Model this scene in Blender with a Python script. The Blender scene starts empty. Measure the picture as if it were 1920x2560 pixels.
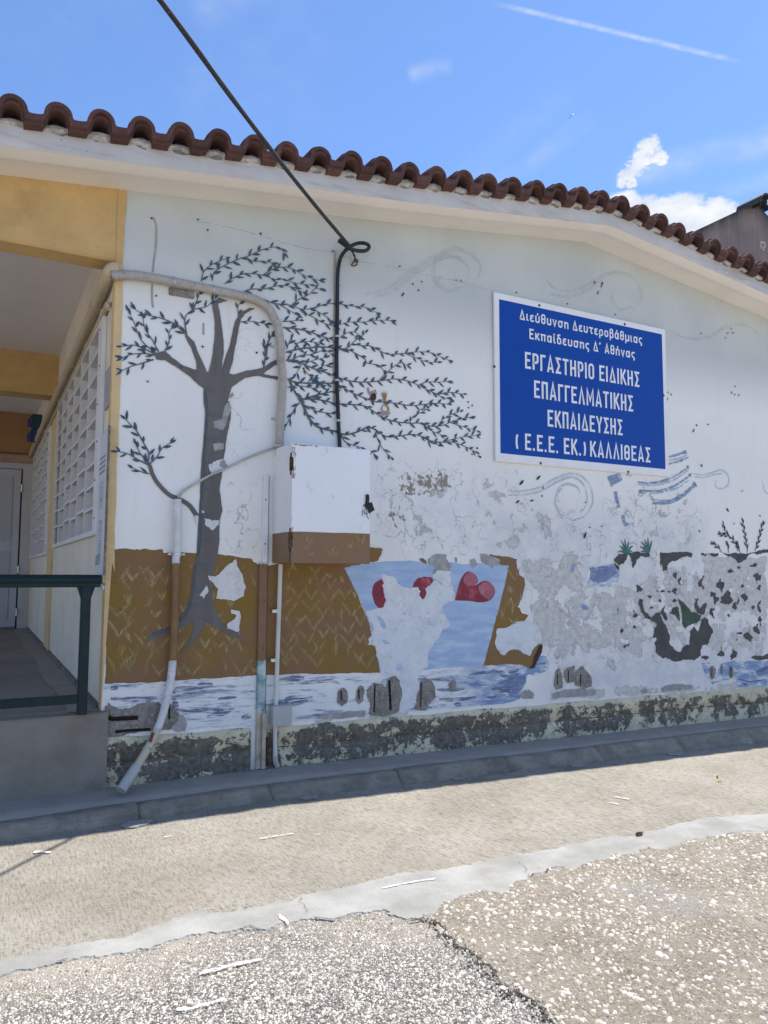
import bpy, math, random
import numpy as np
from mathutils import Vector, Matrix
from mathutils.geometry import tessellate_polygon
random.seed(7); rng=np.random.default_rng(7)
S=bpy.context.scene; COL=S.collection
# ------------------------------------------------ camera, world, sun, exposure
F_PX,PITCH,YAW,ROLL=1886.36,0.0817841,0.4928095,0.0035341
CAM=Vector((0,-5.4,1.5))
fwd=Vector((math.sin(YAW)*math.cos(PITCH),math.cos(YAW)*math.cos(PITCH),math.sin(PITCH)))
rgt=Vector((math.cos(YAW),-math.sin(YAW),0)); up=rgt.cross(fwd)
r2=rgt*math.cos(ROLL)+up*math.sin(ROLL); u2=-rgt*math.sin(ROLL)+up*math.cos(ROLL)
cd=bpy.data.cameras.new('camera'); cam=bpy.data.objects.new('camera',cd); COL.objects.link(cam); S.camera=cam
cam.matrix_world=Matrix(((r2.x,u2.x,-fwd.x,CAM.x),(r2.y,u2.y,-fwd.y,CAM.y),(r2.z,u2.z,-fwd.z,CAM.z),(0,0,0,1)))
cd.sensor_fit='VERTICAL'; cd.sensor_height=24; cd.lens=24*F_PX/2560; cd.clip_start=.05; cd.clip_end=3000
SUN=Vector((.40,.045,1)).normalized()
SUN_EL=math.asin(SUN.z); SUN_AZ=math.atan2(SUN.x,SUN.y)
sl=bpy.data.lights.new('sun','SUN'); sl.energy=4.2; sl.angle=math.radians(.53); sl.color=(1,.955,.88)
so=bpy.data.objects.new('sun',sl); COL.objects.link(so); so.rotation_euler=SUN.to_track_quat('Z','Y').to_euler(); so.location=(4,-3,12)
S.view_settings.view_transform='Standard'; S.view_settings.look='None'; S.view_settings.exposure=0.82; S.view_settings.gamma=1
S.view_settings.use_curve_mapping=False
S.render.engine='CYCLES'; S.cycles.max_bounces=7; S.cycles.diffuse_bounces=4; S.cycles.transparent_max_bounces=8
def pray(x,y):
    return (x-960)/F_PX*r2-(y-1280)/F_PX*u2+fwd
def onY(x,y,Y=0.): d=pray(x,y); return CAM+d*((Y-CAM.y)/d.y)
def onX(x,y,X): d=pray(x,y); return CAM+d*((X-CAM.x)/d.x)
def onZ(x,y,Z): d=pray(x,y); return CAM+d*((Z-CAM.z)/d.z)
CROP={'r1':(0,200,2.37),'r2':(600,200,2.37),'r3':(1200,200,2.304),'r4':(0,800,2.37),'r5':(600,800,2.37),'r6':(1200,800,2.304),'b1':(0,1400,2.37),'b2':(600,1300,2.37),'b3':(1220,1200,2.37),'z7':(0,850,3.1606),'g4':(0,1860,2.37),'g5':(600,1860,2.37),'g6':(1220,1860,2.37),'s4':(1220,720,3.6065),'sky':(1000,0,1.8033),'px':(0,0,1.)}
def T(s):
    "trace: 'r1 x,y x,y | r2 x,y ...' -> list of photo pixels"
    out=[]
    for part in s.split('|'):
        w=part.split(); k=CROP[w[0]]
        for q in w[1:]:
            a,b=q.split(','); out.append((k[0]+float(a)/k[2],k[1]+float(b)/k[2]))
    return out
def W2(s,Y=0.): return [(lambda P:(P.x,P.z))(onY(x,y,Y)) for x,y in T(s)]
# ------------------------------------------------ node helpers
class NT:
    def __init__(s,tree): s.t=tree; s.n=tree.nodes; s.l=tree.links
    def new(s,t,**k):
        n=s.n.new(t)
        for a,b in k.items(): setattr(n,a,b)
        return n
    def put(s,sock,v):
        if v is None: return
        if isinstance(v,bpy.types.NodeSocket): s.l.new(v,sock)
        elif isinstance(v,tuple) and len(v)==3 and sock.type=='RGBA': sock.default_value=(*v,1)
        else: sock.default_value=v
    def math(s,op,a,b=None,c=None,clamp=False):
        n=s.new('ShaderNodeMath',operation=op,use_clamp=clamp); s.put(n.inputs[0],a)
        if b is not None: s.put(n.inputs[1],b)
        if c is not None: s.put(n.inputs[2],c)
        return n.outputs[0]
    def mix(s,f,a,b,mode='MIX'):
        n=s.new('ShaderNodeMix',data_type='RGBA',blend_type=mode); s.put(n.inputs[0],f); s.put(n.inputs[6],a); s.put(n.inputs[7],b); return n.outputs[2]
    def pos(s,scale=(1,1,1),rot=(0,0,0)):
        g=s.new('ShaderNodeNewGeometry'); m=s.new('ShaderNodeMapping'); m.inputs['Scale'].default_value=scale; m.inputs['Rotation'].default_value=rot
        s.l.new(g.outputs['Position'],m.inputs['Vector']); return m.outputs[0]
    def noise(s,scale,detail=4,rough=.55,vec=None,dist=0.):
        n=s.new('ShaderNodeTexNoise'); n.inputs['Scale'].default_value=scale; n.inputs['Detail'].default_value=detail; n.inputs['Roughness'].default_value=rough; n.inputs['Distortion'].default_value=dist
        s.l.new(vec if vec is not None else s.pos(),n.inputs['Vector']); return n.outputs['Fac']
    def noisecol(s,scale,detail=3,vec=None):
        n=s.new('ShaderNodeTexNoise'); n.inputs['Scale'].default_value=scale; n.inputs['Detail'].default_value=detail
        s.l.new(vec if vec is not None else s.pos(),n.inputs['Vector']); return n.outputs['Color']
    def voro(s,scale,feat='F1',vec=None,out='Distance',rnd=1.):
        n=s.new('ShaderNodeTexVoronoi',feature=feat); n.inputs['Scale'].default_value=scale; n.inputs['Randomness'].default_value=rnd
        s.l.new(vec if vec is not None else s.pos(),n.inputs['Vector']); return n.outputs[out]
    def step(s,v,lo,hi,a=0.,b=1.):
        n=s.new('ShaderNodeMapRange',interpolation_type='SMOOTHSTEP'); s.put(n.inputs[0],v)
        for i,q in enumerate((lo,hi,a,b)): s.put(n.inputs[i+1],q)
        return n.outputs[0]
    def attr(s,name): return s.new('ShaderNodeAttribute',attribute_name=name).outputs['Fac']
    def warp(s,vec,amt,scale,detail=3):
        c=s.noisecol(scale,detail,vec); v=s.new('ShaderNodeVectorMath',operation='SUBTRACT'); s.l.new(c,v.inputs[0]); v.inputs[1].default_value=(.5,.5,.5)
        w=s.new('ShaderNodeVectorMath',operation='SCALE'); s.l.new(v.outputs[0],w.inputs[0]); w.inputs['Scale'].default_value=amt
        a=s.new('ShaderNodeVectorMath',operation='ADD'); s.l.new(vec,a.inputs[0]); s.l.new(w.outputs[0],a.inputs[1]); return a.outputs[0]
def mat(name,fn,rough=.85,metal=0.,spec=.3):
    m=bpy.data.materials.new(name); m.use_nodes=True; t=NT(m.node_tree); t.n.clear()
    b=t.new('ShaderNodeBsdfPrincipled'); o=t.new('ShaderNodeOutputMaterial'); 
    b.inputs['Roughness'].default_value=rough; b.inputs['Metallic'].default_value=metal; b.inputs['Specular IOR Level'].default_value=spec
    r=fn(t) or {}
    t.put(b.inputs['Base Color'],r.get('c',(.5,.5,.5)))
    if 'r' in r: t.put(b.inputs['Roughness'],r['r'])
    if 'h' in r:
        bp=t.new('ShaderNodeBump'); bp.inputs['Strength'].default_value=r.get('bs',.6); bp.inputs['Distance'].default_value=r.get('bd',.004)
        t.l.new(r['h'],bp.inputs['Height']); t.l.new(bp.outputs[0],b.inputs['Normal'])
    if 'a' in r: t.put(b.inputs['Alpha'],r['a'])
    t.l.new(b.outputs[0],o.inputs['Surface'])
    return m
def sc(c,k): return tuple(min(1,v*k) for v in c)
def simple(name,c,rough=.7,var=.18,scale=9,bd=.002,bs=.35,metal=0.,dirt=None,spec=.3,ds=2.):
    def f(t):
        n=t.noise(scale,6,.65); n2=t.noise(scale*9,3,.6)
        a=t.mix(t.step(n,.3,.7),sc(c,1-var),sc(c,1+var*.5))
        a=t.mix(t.step(n2,.35,.75,0,.35),a,sc(c,1-var*1.3))
        if dirt: a=t.mix(t.step(t.noise(ds,9,.72),.52,.68,0,.75),a,dirt)
        return dict(c=a,h=t.math('ADD',n,t.math('MULTIPLY',n2,.5)),bd=bd,bs=bs)
    return mat(name,f,rough,metal,spec)
# ------------------------------------------------ object helpers
def wloc(p):
    v=Vector((0,0,0))
    while p is not None: v=v+p.location; p=p.parent
    return v
def obj(name,verts,faces,m,parent=None,smooth=False,label=None,kind=None):
    me=bpy.data.meshes.new(name); off=wloc(parent)
    me.from_pydata([(v[0]-off.x,v[1]-off.y,v[2]-off.z) for v in verts],[],faces); me.update()
    if m is not None: me.materials.append(m)
    if smooth:
        me.polygons.foreach_set('use_smooth',[True]*len(me.polygons))
        if smooth!='all': me.set_sharp_from_angle(angle=math.radians(40))
    o=bpy.data.objects.new(name,me); COL.objects.link(o); o.parent=parent
    if label: o['label']=label
    if kind: o['kind']=kind
    return o
def tag(o,label,cat,group=None):
    o['label']=label; o['category']=cat
    if group: o['group']=group
    return o
def thing(name,loc,label,cat,group=None):
    o=bpy.data.objects.new(name,None); o.empty_display_size=.1; o.location=loc; COL.objects.link(o); return tag(o,label,cat,group)
def box(x0,y0,z0,x1,y1,z1,bev=0.):
    if bev<=0:
        v=[(x,y,z) for z in (z0,z1) for y in (y0,y1) for x in (x0,x1)]
        return v,[(0,2,3,1),(4,5,7,6),(0,1,5,4),(2,6,7,3),(0,4,6,2),(1,3,7,5)]
    import bmesh
    bm=bmesh.new(); bmesh.ops.create_cube(bm,size=1)
    for q in bm.verts: q.co=Vector(((x0+x1)/2+q.co.x*(x1-x0),(y0+y1)/2+q.co.y*(y1-y0),(z0+z1)/2+q.co.z*(z1-z0)))
    bmesh.ops.bevel(bm,geom=bm.edges[:],offset=bev,segments=2,affect='EDGES')
    bm.verts.index_update(); v=[tuple(q.co) for q in bm.verts]; f=[tuple(w.index for w in p.verts) for p in bm.faces]; bm.free(); return v,f
def join(*parts):
    V=[];Fc=[]
    for v,f in parts:
        n=len(V); V+=list(v); Fc+=[tuple(i+n for i in q) for q in f]
    return V,Fc
def smoothpath(P,n=8):
    P=[Vector(p) for p in P]; out=[]
    for i in range(len(P)-1):
        a=P[i-1] if i else P[0]*2-P[1]; b=P[i]; c=P[i+1]; d=P[i+2] if i+2<len(P) else P[-1]*2-P[-2]
        for k in range(n):
            t=k/n; out.append(.5*((2*b)+(c-a)*t+(2*a-5*b+4*c-d)*t*t+(3*b-a-3*c+d)*t**3))
    out.append(P[-1]); return out
def tube(P,rad,seg=12,caps=True,rfn=None):
    P=[Vector(p) for p in P]; n=len(P); V=[];Fc=[]
    tang=[(P[min(i+1,n-1)]-P[max(i-1,0)]).normalized() for i in range(n)]
    ref=Vector((0,0,1)) if abs(tang[0].z)<.9 else Vector((0,1,0))
    u=tang[0].cross(ref).normalized()
    L=0
    for i in range(n):
        if i: L+=(P[i]-P[i-1]).length
        u=(u-tang[i]*u.dot(tang[i])).normalized(); w=tang[i].cross(u)
        r=rad[i] if isinstance(rad,(list,tuple)) else rad
        if rfn: r*=rfn(L)
        for k in range(seg):
            a=2*math.pi*k/seg; V.append(P[i]+(u*math.cos(a)+w*math.sin(a))*r)
    for i in range(n-1):
        for k in range(seg):
            a=i*seg+k;b=i*seg+(k+1)%seg; Fc.append((a,b,b+seg,a+seg))
    if caps: Fc.append(tuple(range(seg))[::-1]); Fc.append(tuple((n-1)*seg+k for k in range(seg)))
    return V,Fc
def resample(P,step):
    P=[Vector(p) for p in P]; out=[P[0]]; acc=0
    for a,b in zip(P,P[1:]):
        L=(b-a).length; t=step-acc
        while t<=L: out.append(a.lerp(b,t/L)); t+=step
        acc=(acc+L)%step
    out.append(P[-1]); return out
def rag(pts,amp=.006,step=.012,closed=True,sd=None):
    r=random.Random(sd if sd is not None else hash((round(pts[0][0],3),len(pts)))&0xffff); out=[]
    n=len(pts)
    def frac(a,b,A,d):
        L=math.dist(a,b)
        if L<step or d>7: return [a]
        m=((a[0]+b[0])/2,(a[1]+b[1])/2); nx,ny=-(b[1]-a[1])/L,(b[0]-a[0])/L; k=r.uniform(-1,1)*A
        m=(m[0]+nx*k,m[1]+ny*k); A2=A*.62
        return frac(a,m,A2,d+1)+frac(m,b,A2,d+1)
    for i in range(n if closed else n-1):
        a=pts[i];b=pts[(i+1)%n]; L=math.dist(a,b); out+=frac(a,b,min(amp,L*.22),0)
    if not closed: out.append(pts[-1])
    return out
def flat(polys,y):
    "polygons in wall coordinates (x,z) -> faces on the plane y"
    V=[];Fc=[]
    for p in polys:
        if len(p)<3: continue
        n=len(V); V+=[(a,y,b) for a,b in p]
        if len(p)==4 and False: Fc.append((n,n+1,n+2,n+3)); continue
        for t in tessellate_polygon([[Vector((a,b,0)) for a,b in p]]):
            a,b,c=[p[i] for i in t]; A=(b[0]-a[0])*(c[1]-a[1])-(b[1]-a[1])*(c[0]-a[0])
            if abs(A)<1e-9: continue
            t=tuple(n+i for i in t); Fc.append(t if A>0 else t[::-1])
    return V,Fc
def ribbon(pts,w,cap=True):
    "pts (x,z); w half-width or list"
    n=len(pts); Lf=[];Rt=[]
    for i in range(n):
        wi=w[i] if isinstance(w,(list,tuple)) else w
        a=pts[max(i-1,0)];b=pts[i];c=pts[min(i+1,n-1)]
        d1=Vector((b[0]-a[0],b[1]-a[1])); d2=Vector((c[0]-b[0],c[1]-b[1]))
        if d1.length<1e-9: d1=d2
        if d2.length<1e-9: d2=d1
        d1=d1.normalized(); d2=d2.normalized(); t=(d1+d2)
        t=t.normalized() if t.length>1e-6 else d1
        k=wi/max(.45,t.dot(d1)); nx,ny=-t.y*k,t.x*k
        Lf.append((b[0]+nx,b[1]+ny)); Rt.append((b[0]-nx,b[1]-ny))
    return Lf+Rt[::-1]
def ribfaces(rs,y):
    V=[];Fc=[]
    for ri,r in enumerate(rs):
        n=len(r)//2; b=len(V); yy=y-.00011*(ri%7); V+=[(p[0],yy,p[1]) for p in r]; m=len(r)
        for i in range(n-1): Fc.append((b+i,b+m-1-i,b+m-2-i,b+i+1))
    return V,Fc
def sm2(pts,n=5): return [(v.x,v.y) for v in smoothpath([(a,b,0) for a,b in pts],n)]
# ------------------------------------------------ world: sky with thin cirrus, a trail and cumulus low behind the roof
wd=bpy.data.worlds.new('World'); S.world=wd; wd.use_nodes=True
t=NT(wd.node_tree); t.n.clear()
sky=t.new('ShaderNodeTexSky',sky_type='NISHITA'); sky.sun_disc=False; sky.sun_elevation=SUN_EL; sky.sun_rotation=SUN_AZ; sky.air_density=1.0; sky.dust_density=.25; sky.ozone_density=2.5; sky.altitude=50
tc=t.new('ShaderNodeTexCoord'); DIR=tc.outputs['Generated']
def dotd(v):
    n=t.new('ShaderNodeVectorMath',operation='DOT_PRODUCT'); t.l.new(DIR,n.inputs[0]); n.inputs[1].default_value=tuple(v); return n.outputs['Value']
def blob(x,y,rpx,k=1.):
    d=pray(x,y).normalized(); c=math.cos(math.atan(rpx/F_PX)); return t.math('MULTIPLY',t.step(dotd(d),c,1.,0,1),k)
def stroke(p,q,wpx,k):
    a,b=pray(*p).normalized(),pray(*q).normalized(); n=a.cross(b).normalized(); mid=(a+b).normalized(); half=a.angle(b)/2
    w=wpx/F_PX; e=t.math('ABSOLUTE',dotd(n)); across=t.step(e,0,w,1,0); along=t.step(dotd(mid),math.cos(half*1.15),math.cos(half*.7))
    return t.math('MULTIPLY',t.math('MULTIPLY',across,along),k)
nv=t.new('ShaderNodeMapping'); nv.inputs['Scale'].default_value=(1,1,1.6); t.l.new(DIR,nv.inputs['Vector']); nv=nv.outputs[0]
def acc(L):
    r=L[0]
    for q in L[1:]: r=t.math('MAXIMUM',r,q)
    return r
CU=[(1645,575,100),(1700,585,110),(1560,545,75),(1600,560,80),(1790,575,90),(1830,590,60),(1720,640,120),(1860,660,110),(1600,620,90)]
cum=acc([blob(x,y,r) for x,y,r in CU])
SM=[(x+0,y,r*1.45) for x,y,r in [(1622,372,26),(1604,398,26),(1586,420,22),(1640,392,18),(1655,398,14),(1566,440,18),(1552,454,13),(1580,456,12),(1637,352,13),(1624,360,16)]]
smc=acc([blob(x,y,r) for x,y,r in SM])
nf=t.noise(22,9,.6,nv); nf2=t.noise(60,8,.6,nv)
cumd=t.math('MULTIPLY',t.step(t.math('ADD',t.math('MULTIPLY',cum,1.35),t.math('MULTIPLY',t.math('SUBTRACT',t.math('ADD',t.math('MULTIPLY',nf,.5),t.math('MULTIPLY',nf2,.5)),.5),2.6)),.40,.95),t.step(cum,.0,.12))
smd=t.math('MULTIPLY',t.step(t.math('ADD',t.math('MULTIPLY',smc,1.2),t.math('MULTIPLY',t.math('SUBTRACT',t.noise(85,8,.65,nv),.5),3.6)),.35,1.25),t.step(smc,.0,.25))
tr=stroke((1260,14),(1830,150),7.5,.42); tr=t.math('MULTIPLY',tr,t.step(t.noise(90,4,.6,nv),.25,.6,.35,1.15))
ci=acc([stroke((1560,440),(2150,300),42,.30),stroke((1800,480),(2200,380),26,.22),stroke((1200,480),(1480,300),40,.12),stroke((1020,190),(1130,160),28,.22),stroke((1050,560),(1420,220),60,.07),stroke((480,30),(700,-80),60,.12)])
ci=t.math('MULTIPLY',ci,t.step(t.noise(14,7,.6,t.warp(nv,.1,6)),.3,.68,.25,1.25))
veil=t.math('MULTIPLY',t.step(t.noise(2.2,8,.62,t.warp(nv,.35,1.6)),.44,.78),.22)
dens=t.math('MAXIMUM',t.math('MAXIMUM',cumd,smd),t.math('ADD',t.math('ADD',tr,ci),veil),clamp=True)
sz_=t.new('ShaderNodeSeparateXYZ'); t.l.new(DIR,sz_.inputs[0]); band=t.math('MULTIPLY',t.step(sz_.outputs['Z'],.10,.24,1,0),t.step(sz_.outputs['Z'],-.02,.02))
low=t.math('MULTIPLY',band,t.step(t.noise(4.5,9,.62,nv),.42,.56)); dens=t.math('MAXIMUM',dens,low)  # unseen cloud band all round the horizon, added to brighten shade with neutral light
shade=t.step(t.noise(26,5,.55,nv),.3,.75)
ccol=t.mix(shade,(3.7,4.1,4.8),(5.1,5.2,5.35))
tint=t.mix(1.0,sky.outputs[0],(.80,.93,1.12),'MULTIPLY')
skc=t.mix(dens,tint,ccol)
bg=t.new('ShaderNodeBackground'); bg.inputs['Strength'].default_value=.11; t.l.new(skc,bg.inputs['Color'])
ow=t.new('ShaderNodeOutputWorld'); t.l.new(bg.outputs[0],ow.inputs['Surface'])
# ------------------------------------------------ site measures
def ip(x,xs,ys): return float(np.interp(x,xs,ys))
def eave(x):
    if x<0: return 4.106+.12*x
    if x>7.92: return 4.453-.11*(x-7.92)
    return ip(x,[0,.81,3.044,5.12,7.92],[4.106,4.203,4.470,4.761,4.453])
APX=5.12
def road(x,y=0.):
    return 0. if x<1.8 else (-.028*(x-1.8) if x<14 else -.342)
def strip(x): return ip(x,[1.,2.,7.66,12],[.08,.075,-.03,-.11])
def plin(x): return ip(x,[.8,2.03,7.67,12],[.405,.371,.291,.24])
XC=.765   # corridor wall plane / building corner
XR=10.4   # right end of gable
# ------------------------------------------------ materials
def f_wall(t):
    p=t.pos(); g=t.new('ShaderNodeSeparateXYZ'); t.l.new(p,g.inputs[0]); z=g.outputs['Z']
    n1=t.noise(1.3,6,.6); n2=t.noise(14,7,.7); n3=t.noise(70,4,.6)
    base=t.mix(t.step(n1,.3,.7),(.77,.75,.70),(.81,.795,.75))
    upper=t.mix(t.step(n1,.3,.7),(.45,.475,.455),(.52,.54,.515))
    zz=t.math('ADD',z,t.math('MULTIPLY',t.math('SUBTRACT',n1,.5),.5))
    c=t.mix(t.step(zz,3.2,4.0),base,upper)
    c=t.mix(t.step(n2,.5,.78,0,.2),c,(.56,.56,.55))
    # lower wash of pale blue
    c=t.mix(t.math('MULTIPLY',t.attr('wash'),t.step(t.noise(5,7,.65),.35,.6,.35,.9)),c,(.56,.575,.585))
    # vertical run stains
    st=t.noise(1,6,.65,t.pos((9,1,.7))); c=t.mix(t.step(st,.56,.75,0,.22),c,(.46,.45,.42))
    # peeled skin
    pk=t.attr('peel'); w=t.warp(p,.10,5,4)
    pn=t.noise(3.6,11,.66,w); val=t.math('ADD',pn,t.math('MULTIPLY',t.math('SUBTRACT',pk,.5),.34))
    bare=t.step(val,.545,.555); edge=t.math('MULTIPLY',t.step(val,.525,.545),t.step(val,.548,.572,1,0))
    pl=t.mix(t.step(t.noise(18,8,.7),.35,.65),(.47,.46,.435),(.61,.60,.575))
    c=t.mix(t.math('MULTIPLY',bare,t.step(pk,.02,.2)),c,pl)
    c=t.mix(t.math('MULTIPLY',edge,t.math('MULTIPLY',t.step(pk,.02,.2),.38)),c,(.26,.24,.22))
    # deeper brown-grey spots
    dn=t.noise(17,8,.7,t.warp(p,.05,9)); dv=t.math('ADD',dn,t.math('MULTIPLY',t.math('SUBTRACT',t.attr('spot'),.5),.28))
    c=t.mix(t.math('MULTIPLY',t.step(dv,.60,.62),t.step(t.attr('spot'),.05,.3)),c,(.27,.24,.19))
    # hairline cracks
    wc=t.warp(p,.16,4.5,5)
    e=t.math('MULTIPLY',t.math('ABSOLUTE',t.math('SUBTRACT',t.noise(4.2,4,.5,wc),.5)),.9); e2=t.math('ABSOLUTE',t.math('SUBTRACT',t.noise(11,4,.5,t.warp(p,.08,9,3)),.49))
    ck=t.attr('crack'); gate=t.step(t.noise(3.1,4,.5),.42,.56)
    l1=t.math('MULTIPLY',t.step(e,.0025,.0095,1,0),t.math('MULTIPLY',ck,gate)); l2=t.math('MULTIPLY',t.step(e2,.004,.016,1,0),t.math('MULTIPLY',t.math('MULTIPLY',ck,ck),t.step(t.noise(4.3,3),.5,.6)))
    ln=t.math('MAXIMUM',l1,t.math('MULTIPLY',l2,.7)); c=t.mix(t.math('MULTIPLY',ln,.62,clamp=True),c,(.24,.23,.22))
    # tiny specks
    sp=t.voro(26,'F1',p); c=t.mix(t.math('MULTIPLY',t.step(sp,.03,.07,1,0),t.step(t.noise(9,2),.62,.66)),c,(.16,.14,.12))
    h=t.math('ADD',t.math('MULTIPLY',n2,.5),t.math('ADD',t.math('MULTIPLY',n3,.18),t.math('ADD',t.math('MULTIPLY',bare,t.math('MULTIPLY',t.step(pk,.02,.2),-.6)),t.math('MULTIPLY',ln,-.6))))
    return dict(c=c,h=h,bd=.004,bs=.7)
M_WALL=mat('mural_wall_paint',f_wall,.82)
def f_brown(t):
    n=t.noise(1,7,.62,t.pos((2.2,2.2,3.4))); n2=t.noise(30,6,.7,t.pos((1,1,.45),(0,.5,0)))
    c=t.mix(t.step(n,.36,.62),(.215,.130,.022),(.215,.118,.058)); c=t.mix(t.step(t.noise(4,4,.6),.52,.72,0,.6),c,(.27,.14,.072))
    c=t.mix(t.step(n2,.55,.78,0,.5),c,(.33,.23,.09)); c=t.mix(t.step(n2,.25,.42,.35,0),c,(.13,.075,.035))
    sp=t.noise(90,3,.6); c=t.mix(t.step(sp,.70,.76,0,.6),c,(.5,.46,.4))
    return dict(c=c,h=n2,bd=.0025,bs=.6)
M_BROWN=mat('brown_field_paint',f_brown,.7)
def drybrush(name,c1,c2,dens=.5,sc_=(60,60,9),rot=(0,.6,0),rough=.7,soft=.12,amax=.92):
    def f(t):
        n=t.noise(1,6,.7,t.pos(sc_,rot)); m=t.noise(12,3,.6)
        return dict(c=t.mix(m,c1,c2),a=t.step(n,dens-soft,dens+soft,0,amax),h=n,bd=.001)
    return mat(name,f,rough)
M_STRAW=drybrush('straw_brush_paint',(.42,.31,.12),(.52,.42,.20),.49,(26,26,8),soft=.22,amax=.62)
M_STRAW2=drybrush('pale_straw_brush_paint',(.56,.48,.28),(.46,.36,.14),.49,(30,30,8),soft=.22,amax=.7)
def f_water(t):
    w=t.warp(t.pos((1.2,1,9)),.9,1.6,3); n=t.noise(1.5,8,.7,w); m=t.noise(22,6,.7,t.pos((.35,1,2.4)))
    c=t.mix(t.step(t.noise(5,5,.6),.3,.7),(.68,.69,.68),(.76,.76,.74))
    v=t.math('ADD',n,t.math('MULTIPLY',t.math('SUBTRACT',m,.5),.45))
    c=t.mix(t.step(v,.50,.60,0,.8),c,(.25,.30,.41)); c=t.mix(t.step(v,.585,.68,0,.9),c,(.065,.095,.20))
    g=t.new('ShaderNodeSeparateXYZ'); t.l.new(t.pos(),g.inputs[0])
    wb=t.math('MULTIPLY',t.step(g.outputs['X'],3.2,4.2),t.step(t.noise(3,7,.7,t.pos((1,1,3))),.38,.56,0,.85)); c=t.mix(wb,c,(.115,.22,.42))
    c=t.mix(t.step(t.noise(8,8,.72),.60,.66,0,.55),c,(.60,.60,.59))
    return dict(c=c,h=m,bd=.002,bs=.5)
M_WATER=mat('blue_white_water_paint',f_water,.7)
def f_pot(t):
    n=t.noise(1,7,.65,t.pos((3,3,14))); m=t.noise(40,5,.7)
    c=t.mix(t.step(n,.3,.7),(.285,.40,.575),(.42,.53,.68)); g=t.new('ShaderNodeSeparateXYZ'); t.l.new(t.pos(),g.inputs[0])
    c=t.mix(t.math('MULTIPLY',t.step(n,.46,.62),t.step(g.outputs['Z'],1.25,.75,0,.7)),c,(.52,.59,.70)); c=t.mix(t.step(m,.62,.75,0,.35),c,(.6,.65,.7))
    return dict(c=c,h=m,bd=.002)
M_POT=mat('sky_blue_paint',f_pot,.7)
M_HEART=simple('crimson_paint',(.27,.035,.055),.6,.35,5,dirt=(.45,.15,.19),ds=5)
M_HEART2=simple('rose_paint',(.42,.13,.16),.6,.25,6,dirt=(.52,.27,.30),ds=5)
def f_patch(t):
    n=t.noise(7,8,.68); m=t.noise(30,6,.7); p=t.pos()
    c=t.mix(t.step(n,.3,.68),(.56,.60,.635),(.68,.70,.705)); c=t.mix(t.step(t.noise(3.2,8,.7),.5,.66,0,.7),c,(.47,.50,.52))
    e=t.math('ABSOLUTE',t.math('SUBTRACT',t.noise(6,4,.5,t.warp(p,.1,6,3)),.5)); c=t.mix(t.math('MULTIPLY',t.step(e,.002,.008,1,0),t.step(t.noise(5,2),.45,.6,0,.6)),c,(.30,.29,.27))
    c=t.mix(t.step(m,.62,.7,0,.5),c,(.38,.37,.35))
    return dict(c=c,h=t.math('ADD',n,t.math('MULTIPLY',m,.5)),bd=.006,bs=.8)
M_PATCH=mat('bare_pale_plaster',f_patch,.9)
def f_white(t):
    n=t.noise(9,8,.68); m=t.noise(40,6,.7)
    c=t.mix(t.step(n,.3,.68),(.58,.585,.585),(.70,.695,.68)); c=t.mix(t.step(m,.6,.7,0,.55),c,(.42,.39,.35))
    e=t.math('ABSOLUTE',t.math('SUBTRACT',t.noise(10,4,.5,t.warp(t.pos(),.08,9,3)),.5)); c=t.mix(t.math('MULTIPLY',t.step(e,.003,.012,1,0),t.step(t.noise(6,2),.45,.6,0,.7)),c,(.28,.26,.24))
    return dict(c=c,h=t.math('ADD',n,t.math('MULTIPLY',m,.5)),bd=.007,bs=.8)
M_CHIP=mat('chipped_white_plaster',f_white,.9)
M_GREYCHIP=simple('grey_plaster',(.36,.35,.34),.9,.25,12,bd=.005,bs=.7,dirt=(.5,.49,.47),ds=9)
def f_conc(t):
    v=t.voro(60,'F1',None,'Color'); s=t.new('ShaderNodeSeparateColor'); t.l.new(v,s.inputs[0]); n=t.noise(11,8,.7); d=t.voro(60)
    c=t.mix(t.step(n,.3,.7),(.17,.155,.13),(.30,.28,.25)); c=t.mix(t.step(s.outputs[0],.6,1.,0,.45),c,(.42,.39,.35)); c=t.mix(t.step(s.outputs[1],.8,1.,0,.5),c,(.12,.10,.085))
    return dict(c=c,h=t.math('SUBTRACT',n,t.math('MULTIPLY',d,.7)),bd=.012,bs=.9)
M_CONC=mat('broken_render',f_conc,.95)
M_RUST=simple('dark_rusted_rebar',(.020,.013,.010),.9,.5,40)
def f_dark(t):
    n=t.noise(9,7,.65); m=t.noise(60,5,.7)
    c=t.mix(t.step(n,.3,.7),(.050,.050,.052),(.085,.082,.080)); c=t.mix(t.step(m,.62,.72,0,.5),c,(.2,.2,.2)); return dict(c=c,h=m,bd=.002)
M_DARK=mat('charcoal_paint',f_dark,.7)
M_GREEN=simple('dark_green_paint',(.05,.09,.06),.7,.35,8,dirt=(.06,.06,.06),ds=6)
def f_trunk(t):
    n=t.noise(1,7,.6,t.pos((8,8,1.3))); g=t.new('ShaderNodeSeparateXYZ'); t.l.new(t.pos(),g.inputs[0])
    c=t.mix(t.step(n,.3,.7),(.118,.107,.100),(.155,.142,.132))
    c=t.mix(t.math('MULTIPLY',t.attr('edge'),.6),c,(.06,.095,.12)); c=t.mix(t.step(t.noise(40,5,.7),.66,.72,0,.5),c,(.3,.3,.3))
    return dict(c=c,h=n,bd=.002)
M_TRUNK=mat('grey_brown_trunk_paint',f_trunk,.7)
M_LEAF=simple('slate_blue_leaf_paint',(.055,.115,.175),.65,.45,22,dirt=(.07,.10,.09),ds=12)
M_LEAFD=simple('dark_leaf_paint',(.035,.045,.055),.65,.4,22)
M_OLIVE=simple('black_olive_paint',(.018,.015,.017),.6,.3,22)
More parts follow.
